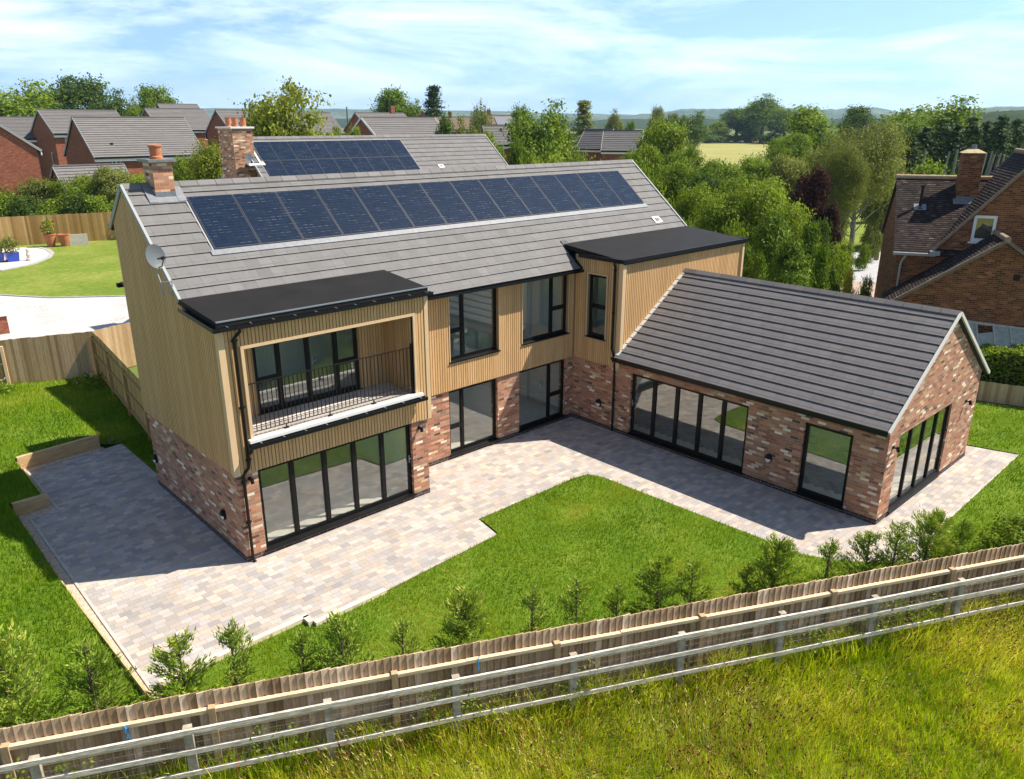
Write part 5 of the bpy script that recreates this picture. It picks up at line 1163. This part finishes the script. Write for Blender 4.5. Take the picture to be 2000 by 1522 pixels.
def weeping(name, n, h, r, leaf, seedn, m):
    rg = np.random.default_rng(seedn); ns = 420; a = rg.random(ns)*6.283; q = rg.random(ns)**.6; top = h*(.50+.50*rg.random(ns)*(1-.30*q)); ln = h*(.08+.17*rg.random(ns))
    k = rg.integers(0, ns, n); t = rg.random(n); rr = r*q[k]*(1+.08*t)
    P = np.stack([np.cos(a[k])*rr, np.sin(a[k])*rr, np.maximum(top[k]-ln[k]*t, .5)], 1)+rg.normal(0, .13, (n, 3))*np.array([1, 1, .5])
    out = np.stack([np.cos(a[k]), np.sin(a[k]), np.full(n, .2)], 1); tone = np.clip(rg.normal(.5, .18, ns)[k]+rg.normal(0, .12, n), 0, 1)
    V, F, T = leafquads(P, leaf, n, out, .45, tone, 1.2); return npmesh(name, V, F, m, T, parent=False)
mb = MB(); rgb_ = random.Random(5)
mb.tube([(0, 0, -.1), (.1, 0, 2.2), (-.1, .1, 5), (.1, 0, 8), (0, .1, 10)], [.22, .18, .11, .05, .02], 8)
for i in range(24):
    a = rgb_.random()*6.28; z0 = rgb_.uniform(1.8, 7.5); l = rgb_.uniform(1.4, 3.3); z1 = z0+rgb_.uniform(.8, 2.6)
    mb.tube([(0, 0, z0), (math.cos(a)*l*.5, math.sin(a)*l*.5, z0+(z1-z0)*.6), (math.cos(a)*l, math.sin(a)*l, z1), (math.cos(a)*l*1.12, math.sin(a)*l*1.12, z1+.5)], [.05, .034, .02, .008], 6, caps=False)
to = mb.build('trunk', M_barkdim); WT = to.data; bpy.data.objects.remove(to)
LB = lobes_round(9.8, 3.3, 3.4, 24, 113); proto('birch', 10, 7.2, mesh_crown('crown', 46000, LB, .125, .36, 111, .5), WT)
proto('birchfar', 10, 5.6, weeping('crown', 7500, 10, 2.7, .30, 112, L_olive), WT)
def setmat(o, m):
    if m is not None: o.material_slots[0].link = 'OBJECT'; o.material_slots[0].material = m
def plant(key, loc, h, w, m, label, cat='tree', group=None, name='tree', rz=None, cname=None):
    ph, pw, cm, tm = PROTO[key]; root = empty(name, loc, random.random()*6.28 if rz is None else rz, (w/pw, w/pw, h/ph)); tag(root, label, cat, group)
    c = newobj(cm.name.split('.')[0], cm, root); setmat(c, m)
    if tm: newobj('trunk', tm, root)
    return root
def tree(u, vtop, d, wpx, key, m, label, cat='tree', group=None, name='tree', zoff=0):
    x, y = gat(u, d); return plant(key, (x, y, zoff), zat(vtop, d)-zoff, wpx/FPX*d, m, label, cat, group, name)
G1, G2, G3, G4 = 'trees on the skyline at left', 'trees around the centre roofs', 'trees on the right skyline', 'garden trees and shrubs beyond the house'
for a in (
 (45, 156, 150, 200, 'far0', L_mid, 'broad green tree at the far left of the skyline', G1), (110, 186, 160, 70, 'far1', L_mid, 'small tree joining the two big trees at far left', G1), (-45, 172, 150, 110, 'far2', L_mid, 'tree cut off by the left edge of the skyline', G1),
 (178, 148, 165, 158, 'far1', L_dark, 'tall dark green tree on the left skyline', G1), (222, 174, 160, 90, 'far0', L_dark, 'dark lower shoulder tree right of the tall dark tree', G1), (314, 154, 175, 94, 'far2', L_mid, 'lone rounded tree right of the tall dark tree on the skyline', G1), (264, 188, 170, 44, 'far0', L_mid, 'small tree between the dark tree and the lone rounded tree', G1),
 (564, 150, 60, 205, 'bigleaf', L_yellow, 'tall yellow green tree with airy crown behind the twin house', G2), (655, 238, 66, 62, 'bigleaf', L_bright, 'short bright green tree right of the tall yellow green tree', G2), (690, 246, 70, 48, 'far1', L_bright, 'small bright tree in front of the white edged gable', G2),
 (772, 161, 190, 96, 'far2', L_mid, 'round topped tree rising behind the centre roofs', G2), (808, 194, 190, 50, 'far0', L_mid, 'low round tree beside the spiky conifer on the skyline', G2),
 (940, 190, 120, 46, 'birchfar', L_olive, 'slim weeping birch rising above the centre roofs', G2),
 (870, 224, 74, 56, 'far1', L_dark, 'dark bushy tree above the ridge of the twin house', G2), (912, 226, 70, 66, 'far0', L_olive, 'olive green tree under the slim weeping birch', G2), (955, 236, 64, 60, 'far2', L_mid, 'green tree right of the olive tree above the twin house', G2),
 (1058, 196, 76, 150, 'far0', L_mid, 'big spreading oak right of the twin house roof', G2), (1010, 204, 120, 60, 'far1', L_mid, 'tree showing behind the left side of the big oak', G2), (1095, 214, 82, 60, 'far2', L_mid, 'tree at the right shoulder of the big oak', G2),
 (1200, 213, 190, 44, 'far0', L_olive, 'brownish green tree between oak and distant hills', G2), (1230, 228, 170, 24, 'far2', L_mid, 'small green tree right of the brownish green tree', G2),
 (1280, 207, 260, 38, 'far1', L_olive, 'hazy grey green tree in the distance behind the willow', G2), (1310, 214, 250, 34, 'far2', L_olive, 'second hazy tree right of the grey green one', G2),
 (1292, 225, 74, 140, 'mid0', L_bright, 'light green willowy tree right of the brick pair', G2), (1254, 264, 58, 104, 'mid1', L_bright, 'soft round light green tree in front of the willowy tree', G2), (1345, 272, 66, 96, 'mid2', L_mid, 'green tree at the right foot of the willowy tree', G2),
 (1352, 216, 230, 82, 'far0', L_dark, 'dark round tree beside the yellow field', G3), (1405, 236, 390, 46, 'far1', L_mid, 'lower green tree behind the yellow field', G3), (1440, 206, 400, 92, 'far2', L_dark, 'dark tree at the left of the tall group behind the field', G3), (1490, 184, 380, 104, 'far0', L_mid, 'tallest tree of the group behind the yellow field', G3), (1534, 214, 360, 84, 'far1', L_dark, 'dark tree right of the tallest behind the yellow field', G3), (1385, 245, 400, 40, 'far2', L_dark, 'small dark tree at the back edge of the yellow field', G3), (1465, 232, 395, 60, 'far1', L_dark, 'low dark tree on the back edge of the yellow field', G3),
 (1590, 206, 105, 140, 'far1', L_mid, 'rounded green tree on the skyline left of the pale branched birch', G3), (1545, 246, 84, 110, 'mid1', L_mid, 'green tree in front of the yellow field at its right end', G3), (1676, 196, 165, 80, 'far2', L_dark, 'dark domed tree behind the pale branched birch', G3), (1745, 214, 120, 100, 'far0', L_dark, 'dark tree right of the domed tree', G3),
 (1830, 189, 112, 215, 'far0', L_mid, 'very large green tree on the right skyline', G3), (1770, 222, 104, 100, 'far2', L_mid, 'lower green tree in front of the very large tree', G3),
 (1693, 222, 50, 205, 'birch', L_olive, 'tall weeping birch with pale bare branches near the right', G4), (1660, 262, 47, 110, 'birch', L_olive, 'second birch crown leaning left of the tall weeping birch', G4), (1752, 300, 53, 100, 'far1', L_olive, 'drooping birch branch crown over the sunny side lawn', G4),
 (1598, 305, 43, 92, 'mid1', L_copper, 'dark copper leaved tree among the greens at right', G4), (1640, 392, 41, 66, 'mid0', L_copper, 'lower copper leaved tree beside the birch trunk', G4),
 (1500, 338, 38, 170, 'mid0', L_bright, 'bright green twiggy tree right of the flat roofed block', G4), (1430, 356, 38, 130, 'mid2', L_mid, 'green tree rising behind the flat roofed block', G4), (1560, 378, 36, 130, 'mid1', L_bright, 'bright green tree in front of the copper tree', G4), (1368, 352, 42, 116, 'mid0', L_bright, 'light green tree just right of the solar roof end', G4),
 (1420, 298, 62, 120, 'mid1', L_mid, 'green tree below the yellow field', G4), (1490, 294, 66, 116, 'mid2', L_mid, 'mid green tree right below the yellow field', G4), (1548, 296, 60, 110, 'mid0', L_olive, 'olive tree left of the copper tree', G4), (1380, 322, 52, 120, 'mid2', L_dark, 'dark green tree between the solar roof and the yellow field', G4), (1460, 335, 50, 110, 'mid0', L_mid, 'green tree in the middle of the garden trees', G4), (1318, 300, 56, 110, 'mid1', L_mid, 'green tree behind the right end of the solar roof', G4), (1615, 280, 66, 112, 'mid2', L_olive, 'olive green tree behind the copper tree', G4),
 (395, 262, 56, 104, 'mid2', L_yellow, 'yellow green leafy tree behind the front chimney', G2), (350, 300, 60, 80, 'mid0', L_mid, 'green tree left of the yellow green leafy tree', G2)):
    tree(a[0], a[1], a[2], a[3], a[4], a[5], a[6], group=a[7])
for i, (u, v, d, wpx) in enumerate(((1350, 262, 320, 60), (1395, 262, 375, 60), (1432, 258, 385, 60), (1470, 256, 385, 60), (1508, 258, 370, 60), (1545, 262, 350, 60))):
    tree(u, v, d, wpx, 'shrub%d' % (i % 3), L_dark, '%s dark bush from the left at the back edge of the yellow field' % nm_[i], 'bush', 'bushes at the back of the yellow field', 'bush')
for u, v, d, wpx, lb in ((848, 170, 185, 96, 'spiky dark conifer on the skyline behind the centre roofs'), (1140, 198, 150, 88, 'pointed golden green conifer right of the big oak')): tree(u, v, d, wpx, 'conifer', L_conif if u < 900 else L_olive, lb, group=G2, name='conifer_tree')
for i, u in enumerate((1722, 1745)): tree(u, (292, 282)[i], 74, 34, 'cypress', L_conif, ('low dark cypress left of the pair under the birch', 'taller dark cypress of the pair under the birch')[i], group=G3, name='conifer_tree')
for i, (u, v) in enumerate(((1785, 268), (1812, 250), (1843, 236), (1872, 246), (1900, 232), (1930, 240), (1958, 228), (1988, 236), (2020, 230))):
    tree(u, v, 84+(i % 3)*2, 62, 'cypress', L_conif, '%s dark conifer from the left in the tall row behind the old house' % nm_[i], group='row of dark conifers', name='conifer_tree')
for i, (u, v) in enumerate(((1815, 296), (1861, 297), (1879, 294), (1937, 300), (1946, 296), (1952, 302), (1964, 300), (1975, 303))):
    x, y = gat(u, 76); p = MB(); p.tube([(0, 0, 0), (random.uniform(-.3, .3), .1, zat(v, 76)*.6), (random.uniform(-.6, .6), 0, zat(v, 76))], [.17, .13, .10], 7)
    o = p.build('bare_trunk', M_barkdim); o.location = (x, y, 0); tag(o, '%s pale bare trunk from the left before the dark conifer row' % nm_[i], 'tree trunk', 'bare trunks before the conifer row')
# feathery conifers near the wing
for i, (u, v, d, w_) in enumerate(((1530, 425, 33, 120), (1610, 448, 32, 116), (1575, 478, 30, 112), (1640, 502, 30.5, 84), (1478, 492, 29, 76), (1510, 515, 28.5, 84), (1664, 552, 31.5, 36))):
    tree(u, v, d, w_, 'feather%d' % (i % 2), L_feather, '%s feathery green conifer from the left beyond the wing roof' % nm_[(2, 5, 4, 6, 1, 3, 7)[i]-1 if False else (1, 4, 3, 5, 0, 2, 6)[i]], group='feathery conifers beyond the wing', name='conifer_tree')
# shrubs
SH = [(1262, 308, 46, 70, L_mid, 'round shrub behind the solar roof below the light green tree'), (1040, 290, 60, 66, L_bright, 'light green shrub under the big oak'), (985, 296, 56, 60, L_olive, 'olive shrub beside the twin house gable'), (1100, 296, 58, 76, L_bright, 'bright shrub right of the oak base'), (1150, 304, 62, 80, L_olive, 'rounded hedge shrub in front of the brick pair, left'), (1196, 306, 64, 60, L_yellow, 'yellowish shrub in front of the brick pair, right'),
 (1008, 262, 66, 46, L_mid, 'tall shrub above the twin house verge'), (970, 272, 60, 36, L_mid, 'shrub hiding the low grey roof'), (1390, 390, 40, 84, L_bright, 'bright shrub near the right end of the solar roof'), (1452, 430, 34, 84, L_mid, 'green shrub touching the flat roofed block'), (1620, 420, 39, 60, L_dark, 'dark shrub under the copper tree'),
 (1655, 456, 40, 70, L_mid, 'tall garden shrub beside the birch trunk'), (1690, 478, 43, 44, L_bright, 'lime green shrub at the turn of the path'), (1738, 440, 52, 44, L_olive, 'olive shrub by the side lawn'), (1655, 512, 35, 60, L_dark, 'dark shrub left of the buff path'), (1722, 486, 49, 26, L_mid, 'small shrub between buff path and lime shrub'),
 (1735, 546, 31.5, 34, L_mid, 'climbing shrub at the corner of the old house'), (1720, 560, 30, 26, L_dark, 'small dark shrub where the path meets the old house'), (1815, 308, 60, 90, L_mid, 'tall weeds behind the old clay roof, left'), (1880, 330, 55, 76, L_bright, 'tall weeds behind the old chimney'), (1765, 330, 58, 80, L_olive, 'rough shrub left of the old clay roof'),
 (1580, 330, 58, 60, L_olive, 'olive shrub by the copper tree'), (1345, 420, 37, 50, L_mid, 'green shrub at the verge of the solar roof'), (1500, 430, 42, 70, L_mid, 'green shrub behind the flat roofed block corner'), (1780, 372, 60, 50, L_mid, 'green shrub showing left of the flue pipe'), (1660, 330, 60, 60, L_olive, 'olive shrub in the middle of the birch garden'), (1075, 272, 64, 110, L_bright, 'broad bright shrub right under the oak crown'), (1122, 290, 66, 70, L_mid, 'broad green shrub between oak and brick pair'), (1222, 296, 60, 74, L_mid, 'broad green shrub left of the soft light green tree'), (1285, 330, 48, 90, L_bright, 'light shrub over the solar roof ridge end'), (1175, 314, 60, 110, L_mid, 'low hedge shrub under the brick pair'), (1440, 312, 72, 120, L_bright, 'light hedge bush along the near edge of the yellow field, left'), (1370, 318, 70, 100, L_mid, 'hedge bush along the near edge of the yellow field at its left end'), (1510, 318, 70, 110, L_mid, 'hedge bush along the near edge of the yellow field, right')]
for i, (u, v, d, wpx, m_, lb) in enumerate(SH): tree(u, v, d, wpx*1.12, 'shrub%d' % (i % 3), m_, lb, 'shrub', 'garden shrubs', 'shrub')
tree(1704, 534, 31, 32, 'shrub0', L_gold, 'small golden yellow rounded shrub beside the buff path', 'shrub', None, 'golden_shrub')
# tall mixed hedge behind the rear fence: separate bushes
WIDEN = 1
hp = [(-30, 352), (15, 356), (55, 342), (95, 352), (130, 334), (165, 346), (200, 322), (238, 330), (275, 336), (312, 346), (350, 340), (390, 344), (430, 350)]
for i, (u, v) in enumerate(hp):
    tree(u, v, 67+(i % 2)*2, 118, 'mid%d' % (i % 3), (L_bright, L_yellow, L_olive, L_mid)[i % 4], '%s bush from the left in the tall hedge behind the rear fence' % nm_[i], 'bush', 'bushes of the hedge behind the rear fence', 'bush')
for i, u in enumerate(range(-20, 440, 48)):
    tree(u, 378, 64.5, 92, 'shrub%d' % (i % 3), (L_mid, L_dark)[i % 2], '%s low bush from the left hanging over the rear fence' % nm_[i], 'bush', 'low bushes over the rear fence', 'bush')
# clipped hedge at the right edge
HG = empty('clipped_hedge', (23.4, -4.8, 0), math.atan2(-7.3, 2.4)); tag(HG, 'dense clipped green hedge above the low fence at the right edge', 'hedge')
n = 26000; P = rng.random((n, 3))*np.array([8.5, 1.25, 1.7]); side_ = rng.random(n)
P[side_ < .45, 2] = 1.7+rng.normal(0, .045, (side_ < .45).sum()); P[(side_ > .45) & (side_ < .8), 1] = rng.normal(0, .06, ((side_ > .45) & (side_ < .8)).sum())
lump = .10*np.sin(P[:, 0]*1.9)+.07*np.sin(P[:, 0]*4.3+P[:, 1]*3); P[:, 2] = np.maximum(.05, P[:, 2]+lump*(P[:, 2]/1.7))
out = np.zeros((n, 3)); out[:, 2] = .8; V, F, T = leafquads(P, .11, n, out, .5, np.clip(rng.normal(.5, .2, n), 0, 1)); npmesh('foliage', V, F, L_mid, T, HG)
# dark inner mass of the hedge so that it is not see-through
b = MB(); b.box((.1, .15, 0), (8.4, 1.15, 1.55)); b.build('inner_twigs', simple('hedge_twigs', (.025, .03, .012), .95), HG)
# conifer saplings along the front fence
def sapling(seedn, n, h=1.0, r=.34, dense=1.):
    rg = np.random.default_rng(seedn); nb = int(60*dense); V, F, T = [], [], []
    mb = MB(); mb.tube([(0, 0, -.05), (.01, .01, h*.5), (0, 0, h*.97)], [.016, .011, .003], 6); P_ = []; O_ = []; Tn = []
    for i in range(nb):
        t = (i+.5)/nb; z = h*(.04+.93*t); a = rg.random()*6.283; l = r*(1-t)**.62*(.55+.6*rg.random())+.03; up = .25+.85*t
        e = np.array([math.cos(a)*l, math.sin(a)*l, l*up]); s0 = np.array([0, 0, z*.93]); mb.tube([tuple(s0), tuple(s0+e*.9)], [.004, .0015], 4, caps=False)
        m_ = int(n/nb*(.5+1.1*l/r)); q = rg.random(m_)**.7; sdv = rg.normal(0, 1, (m_, 3))*.020*(1.25-q[:, None]*.5); P_.append(s0+e*q[:, None]+sdv)
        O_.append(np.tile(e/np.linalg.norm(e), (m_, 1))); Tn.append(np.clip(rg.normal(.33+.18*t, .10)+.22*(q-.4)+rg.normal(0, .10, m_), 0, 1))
    P = np.concatenate(P_); O = np.concatenate(O_); tn = np.concatenate(Tn); m_ = len(P)
    # little elongated sprays pointing along the twig
    d_ = O+rg.normal(0, .45, (m_, 3)); d_[:, 2] += .35; d_ /= np.linalg.norm(d_, axis=1)[:, None]; sdd = np.cross(d_, rg.normal(size=(m_, 3))); sdd /= np.linalg.norm(sdd, axis=1)[:, None]
    ln = (.016+.026*rg.random((m_, 1))); wd = ln*.17; V = np.stack([P-d_*ln*.4, P+sdd*wd, P+d_*ln, P-sdd*wd], 1).reshape(-1, 3); F = np.arange(m_*4).reshape(m_, 4)
    c = npmesh('sprays', V, F, L_thuja, np.repeat(tn, 4)[:, None].repeat(3, 1), parent=False); o = mb.build('stem', M_bark); me = o.data; bpy.data.objects.remove(o); return c, me
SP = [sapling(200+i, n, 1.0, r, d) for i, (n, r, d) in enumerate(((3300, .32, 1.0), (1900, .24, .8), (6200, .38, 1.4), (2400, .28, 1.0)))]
SL_ = [(45, 1235, 2, 'wide half transparent'), (200, 1250, 0, 'bushy'), (372, 1232, 0, 'dark rounded'), (470, 1212, 1, 'thin topped'), (600, 1228, 1, 'slim'), (676, 1198, 0, 'full'), (792, 1208, 1, 'sparse yellowish'), (912, 1150, 2, 'broad reddish tipped'), (1040, 1142, 1, 'yellow topped'), (1122, 1128, 3, 'light'), (1202, 1140, 1, 'low'), (1278, 1080, 0, 'tall dark'), (1343, 1092, 3, 'pale tall'), (1452, 1098, 1, 'brownish'), (1505, 1048, 2, 'dense dark'), (1608, 1050, 1, 'grey green'), (1682, 1032, 0, 'feathery'), (1735, 1016, 3, 'pointed'), (1800, 996, 2, 'spiky'), (1862, 1012, 0, 'yellow green')]
for i, (u, vt, k, adj) in enumerate(SL_):
    lo_, hi_ = -8., 22.
    for _ in range(40):
        t = (lo_+hi_)/2; P = F0+FD*t-FN*(.80+.15*math.sin(i*2.1)); uu, vv = proj(P+Z*.4)
        if uu < u: lo_ = t
        else: hi_ = t
    h0, h1 = .2, 2.5
    for _ in range(30):
        hm = (h0+h1)/2; uu, vv = proj(P+Z*hm)
        if vv > vt: h0 = hm
        else: h1 = hm
    cm, sm = SP[k]; wsc = hm*(1.0 if k != 2 else .95)
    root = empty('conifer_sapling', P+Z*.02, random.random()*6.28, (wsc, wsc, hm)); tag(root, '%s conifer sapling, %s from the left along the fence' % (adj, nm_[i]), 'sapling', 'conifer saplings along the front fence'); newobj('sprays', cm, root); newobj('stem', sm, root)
x, y = F0.x+(FD*13.4-FN*1.2).x, F0.y+(FD*13.4-FN*1.2).y
plant('shrub1', (x, y, 0), 1.35, 1.9, L_mid, 'large dense dark bush behind the fence at the right edge', 'bush', None, 'bush')
# ================================================================== grass
def vnoise(x, y, s, seedn):
    g = np.random.default_rng(seedn).random((64, 64)); u, v = x/s % 64, y/s % 64; i, j = u.astype(int), v.astype(int); fu, fv = u-i, v-j; fu = fu*fu*(3-2*fu); fv = fv*fv*(3-2*fv); i1, j1 = (i+1) % 64, (j+1) % 64; i %= 64; j %= 64
    return (g[i, j]*(1-fu)+g[i1, j]*fu)*(1-fv)+(g[i, j1]*(1-fu)+g[i1, j1]*fu)*fv
def inpoly(x, y, pts):
    c = np.zeros(len(x), bool); j = len(pts)-1
    for i in range(len(pts)):
        xi, yi = pts[i]; xj, yj = pts[j]
        if yi != yj: c ^= ((yi > y) != (yj > y)) & (x < (xj-xi)*(y-yi)/(yj-yi)+xi)
        j = i
    return c
def frame_mask(x, y, z=0, mpx=190):
    vx, vy, vz = x-CAM.x, y-CAM.y, z-CAM.z; d = vx*FW.x+vy*FW.y+vz*FW.z; u = 1000+FPX*(vx*RT.x+vy*RT.y+vz*RT.z)/d; v = 761-FPX*(vx*UP.x+vy*UP.y+vz*UP.z)/d
    return (d > 0) & (u > -mpx*3) & (u < 2000+mpx*3) & (v < 1522+mpx*3)
def blades(name, label, pts, dens, h0, h1, wd, zf, m, seedn, tall=False, tonef=None, bbox=None, dist_fall=None):
    rg = np.random.default_rng(seedn); xs = [p[0] for p in pts]; ys = [p[1] for p in pts]; bb = bbox or (min(xs), max(xs), min(ys), max(ys))
    n = int((bb[1]-bb[0])*(bb[3]-bb[2])*dens); x = bb[0]+rg.random(n)*(bb[1]-bb[0]); y = bb[2]+rg.random(n)*(bb[3]-bb[2])
    k = inpoly(x, y, pts) & frame_mask(x, y); x, y = x[k], y[k]; n = len(x)
    cl = vnoise(x, y, .35, seedn+1); cl2 = vnoise(x, y, 1.7, seedn+2); hh = (h0+(h1-h0)*rg.random(n))*(.55+.9*cl)
    z = zf(x, y); a = rg.random(n)*6.283; wa_ = vnoise(x, y, 2.5, seedn+3)*6.28*1.5+rg.normal(0, 1.6, n); lean = (.12+.5*rg.random(n))*hh
    dx, dy = np.cos(wa_)*lean, np.sin(wa_)*lean; w_ = wd*(.6+.8*rg.random(n)); cx, cy = np.cos(a)*w_/2, np.sin(a)*w_/2
    tone = np.clip((tonef(x, y, cl, cl2, rg) if tonef else .25+.35*cl2+rg.normal(0, .13, n)), 0, 1)
    if tall:
        V = np.stack([np.stack([x-cx, y-cy, z], 1), np.stack([x+cx, y+cy, z], 1), np.stack([x+cx*.7+dx*.35, y+cy*.7+dy*.35, z+hh*.6], 1), np.stack([x-cx*.7+dx*.35, y-cy*.7+dy*.35, z+hh*.6], 1), np.stack([x+dx+cx*.12, y+dy+cy*.12, z+hh*.95], 1), np.stack([x+dx-cx*.12, y+dy-cy*.12, z+hh*.95], 1)], 1)
        F = np.concatenate([np.arange(n)[:, None]*6+np.array([0, 1, 2, 3]), np.arange(n)[:, None]*6+np.array([3, 2, 4, 5])]); o = npmesh(name, V.reshape(-1, 3), F, m, np.repeat(tone, 6)[:, None].repeat(3, 1))
    else:
        V = np.stack([np.stack([x-cx, y-cy, z], 1), np.stack([x+cx, y+cy, z], 1), np.stack([x+dx, y+dy, z+hh], 1)], 1); F = np.arange(n*3).reshape(n, 3)
        o = npmesh(name, V.reshape(-1, 3), F, m, np.repeat(tone, 3)[:, None].repeat(3, 1), nper=3)
    tag(o, label, None, None, 'stuff'); return o
def lz(x, y):
    f = lambda a, b_, q: (lambda t: t*t*(3-2*t))(np.clip((q-a)/(b_-a), 0, 1)); h = .31*f(-3.5, 5.5, y)*(1-f(12, 16, y)*.7); return .03+h*(1-f(-1.2, .3, x))
flz = lambda x, y: np.full(len(x), .034)
tl = lambda x, y, cl, cl2, rg: -.02+.55*cl2+.34*cl+.16*vnoise(x, y, .9, 78)+np.clip(vnoise(x, y, 1.15, 77)-.62, 0, 1)*1.2+rg.normal(0, .11, len(x))
blades('lawn_grass', 'green lawn grass in front of the patio', LAWN_F, 950, .045, .10, .013, flz, L_grass, 300, tonef=tl, bbox=(-3, 12, -12.3, -2.0))
blades('lawn_grass', 'green lawn grass beyond the wing at right', LAWN_F, 420, .05, .10, .020, flz, L_grass, 310, tonef=lambda x, y, cl, cl2, rg: .34+.35*cl2+rg.normal(0, .12, len(x)), bbox=(11, 24, -16, 0))
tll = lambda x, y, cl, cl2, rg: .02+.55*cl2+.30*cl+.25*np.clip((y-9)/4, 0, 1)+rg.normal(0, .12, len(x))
blades('lawn_grass', 'long grass of the left lawn', LAWN_L, 800, .06, .15, .015, lz, L_grass, 320, tonef=tll, bbox=(-9, 2.2, -5.6, 9.4))
blades('lawn_grass', 'sunlit grass of the left lawn towards the fence', LAWN_L, 380, .06, .12, .022, lz, L_grass, 330, tonef=tll, bbox=(-9, 3, 9.4, 18.2))
MEAD = [(-14, -.2), (-5.4, -4.3), (1.5, -7.75), (10.56, -12.3), (20, -17.2), (20, -24), (-14, -24)]
tm_ = lambda x, y, cl, cl2, rg: .02+.42*cl2+.38*cl+rg.normal(0, .17, len(x))
blades('meadow_grass', 'tall rough meadow grass', MEAD, 1500, .10, .30, .011, lambda x, y: np.full(len(x), -.01), L_meadow, 340, True, tm_, bbox=(-10, 18, -21, -3))
def stalks(name, label, dens, h0, h1, tone, headlen, seedn, near_fence=False):
    rg = np.random.default_rng(seedn); n = int(22*13.5*dens); x = -8+rg.random(n)*22; y = -17+rg.random(n)*13.5; k = inpoly(x, y, MEAD) & frame_mask(x, y)
    k &= rg.random(n) < np.clip((vnoise(x, y, 1.3, seedn+9)-.25)*2.0, 0, 1)
    if near_fence: k &= np.abs((x*FN.x+(y+6.87)*FN.y)-.7) < 1.0
    x, y = x[k], y[k]; n = len(x); hh = h0+(h1-h0)*rg.random(n); wa_ = vnoise(x, y, 2.5, 343)*9.4+rg.normal(0, .7, n); ln = hh*(.2+.35*rg.random(n)); dx, dy = np.cos(wa_)*ln, np.sin(wa_)*ln; a = rg.random(n)*6.283
    cx, cy = np.cos(a), np.sin(a); V = []; F = []
    def pt(f, wd_, sg): return np.stack([x+dx*f**2+sg*cx*wd_, y+dy*f**2+sg*cy*wd_, hh*f*(1-.12*f)], 1)
    hl = headlen
    V = np.stack([pt(0, .0022, -1), pt(0, .0022, 1), pt(.8, .0016, 1), pt(.8, .0016, -1), pt(.8+hl*.4, .015, -1), pt(.8+hl*.4, .015, 1), pt(.8+hl, .001, 1)], 1).reshape(-1, 3)
    b_ = np.arange(n)[:, None]*7; F = np.concatenate([b_+np.array([0, 1, 2, 3]), b_+np.array([3, 2, 5, 4]), b_+np.array([4, 5, 6, 6])])
    b4 = F[:2*n]; tri = b_+np.array([4, 5, 6]); V2 = V; me_t = np.clip(tone+rg.normal(0, .03, n), 0, 1)
    F = np.concatenate([F[:n], F[n:2*n], b_+np.array([4, 5, 6, 6])]); F = F[:2*n]
    # pointed tip as a slim quad
    o = npmesh(name, V2, np.concatenate([F, b_+np.array([4, 5, 6, 3])]), L_meadow, np.repeat(me_t, 7)[:, None].repeat(3, 1)); tag(o, label, None, None, 'stuff')
stalks('seed_heads', 'straw coloured grass seed heads standing in the meadow', 150, .26, .56, .90, .22, 400)
stalks('seed_heads', 'dense dry grass stalks along the foot of the meadow fence', 190, .25, .75, .88, .2, 420, True)
stalks('dock_stalks', 'reddish dock stalks in the meadow', 10, .4, .75, 1.0, .3, 440)

STRIP = [tuple((F0+FD*t+FN*o_)[:2]) for t, o_ in ((-7, .03), (20, .03), (20, .60), (-7, .60))]
blades('fence_weeds', 'rank grass and weeds growing up between the two fences', STRIP, 900, .15, .62, .012, lambda x, y: np.full(len(x), -.01), L_meadow, 360, True, lambda x, y, cl, cl2, rg: .18+.75*cl2*cl+rg.normal(0, .16, len(x)), bbox=(-8, 14, -17, -3))
def leafy(label, dens, s0, zt, m, seedn):
    rg = np.random.default_rng(seedn); n = int(27*dens); t = -7+rg.random(n)*27; k = vnoise(t+40, t*0+3, .8, seedn) > .55; t = t[k]; n = len(t); o_ = .08+rg.random(n)*.4; zz = rg.random(n)**1.4*zt*(.4+.9*vnoise(t+40, t*0+9, .6, seedn+1))
    P = np.stack([F0.x+FD.x*t+FN.x*o_, F0.y+FD.y*t+FN.y*o_, zz+.05], 1); V, F, T = leafquads(P, s0, n, None, .7, np.clip(rg.normal(.5, .2, n), 0, 1)); o = npmesh('fence_weeds', V, F, m, T); tag(o, label, None, None, 'stuff')
leafy('broad leaved green weeds climbing between the two fences', 420, .055, .85, L_bright, 500)
# ================================================================== air
hz = MB(); hz.box((-8500, -8500, -1.2), (8500, 8500, 330)); ho = hz.build('haze', M_white); ho.data.materials.clear()
hm_ = bpy.data.materials.new('haze'); hm_.use_nodes = True; nt = hm_.node_tree; nt.nodes.clear(); o = nd(nt, 'ShaderNodeOutputMaterial'); pv = nd(nt, 'ShaderNodeVolumePrincipled')
pv.inputs['Color'].default_value = (.50, .74, 1, 1); pv.inputs['Density'].default_value = .00012; pv.inputs['Anisotropy'].default_value = .2
lk(nt, pv.outputs[0], o.inputs['Volume']); ho.data.materials.append(hm_); tag(ho, kind='stuff'); scene.cycles.volume_bounces = 0
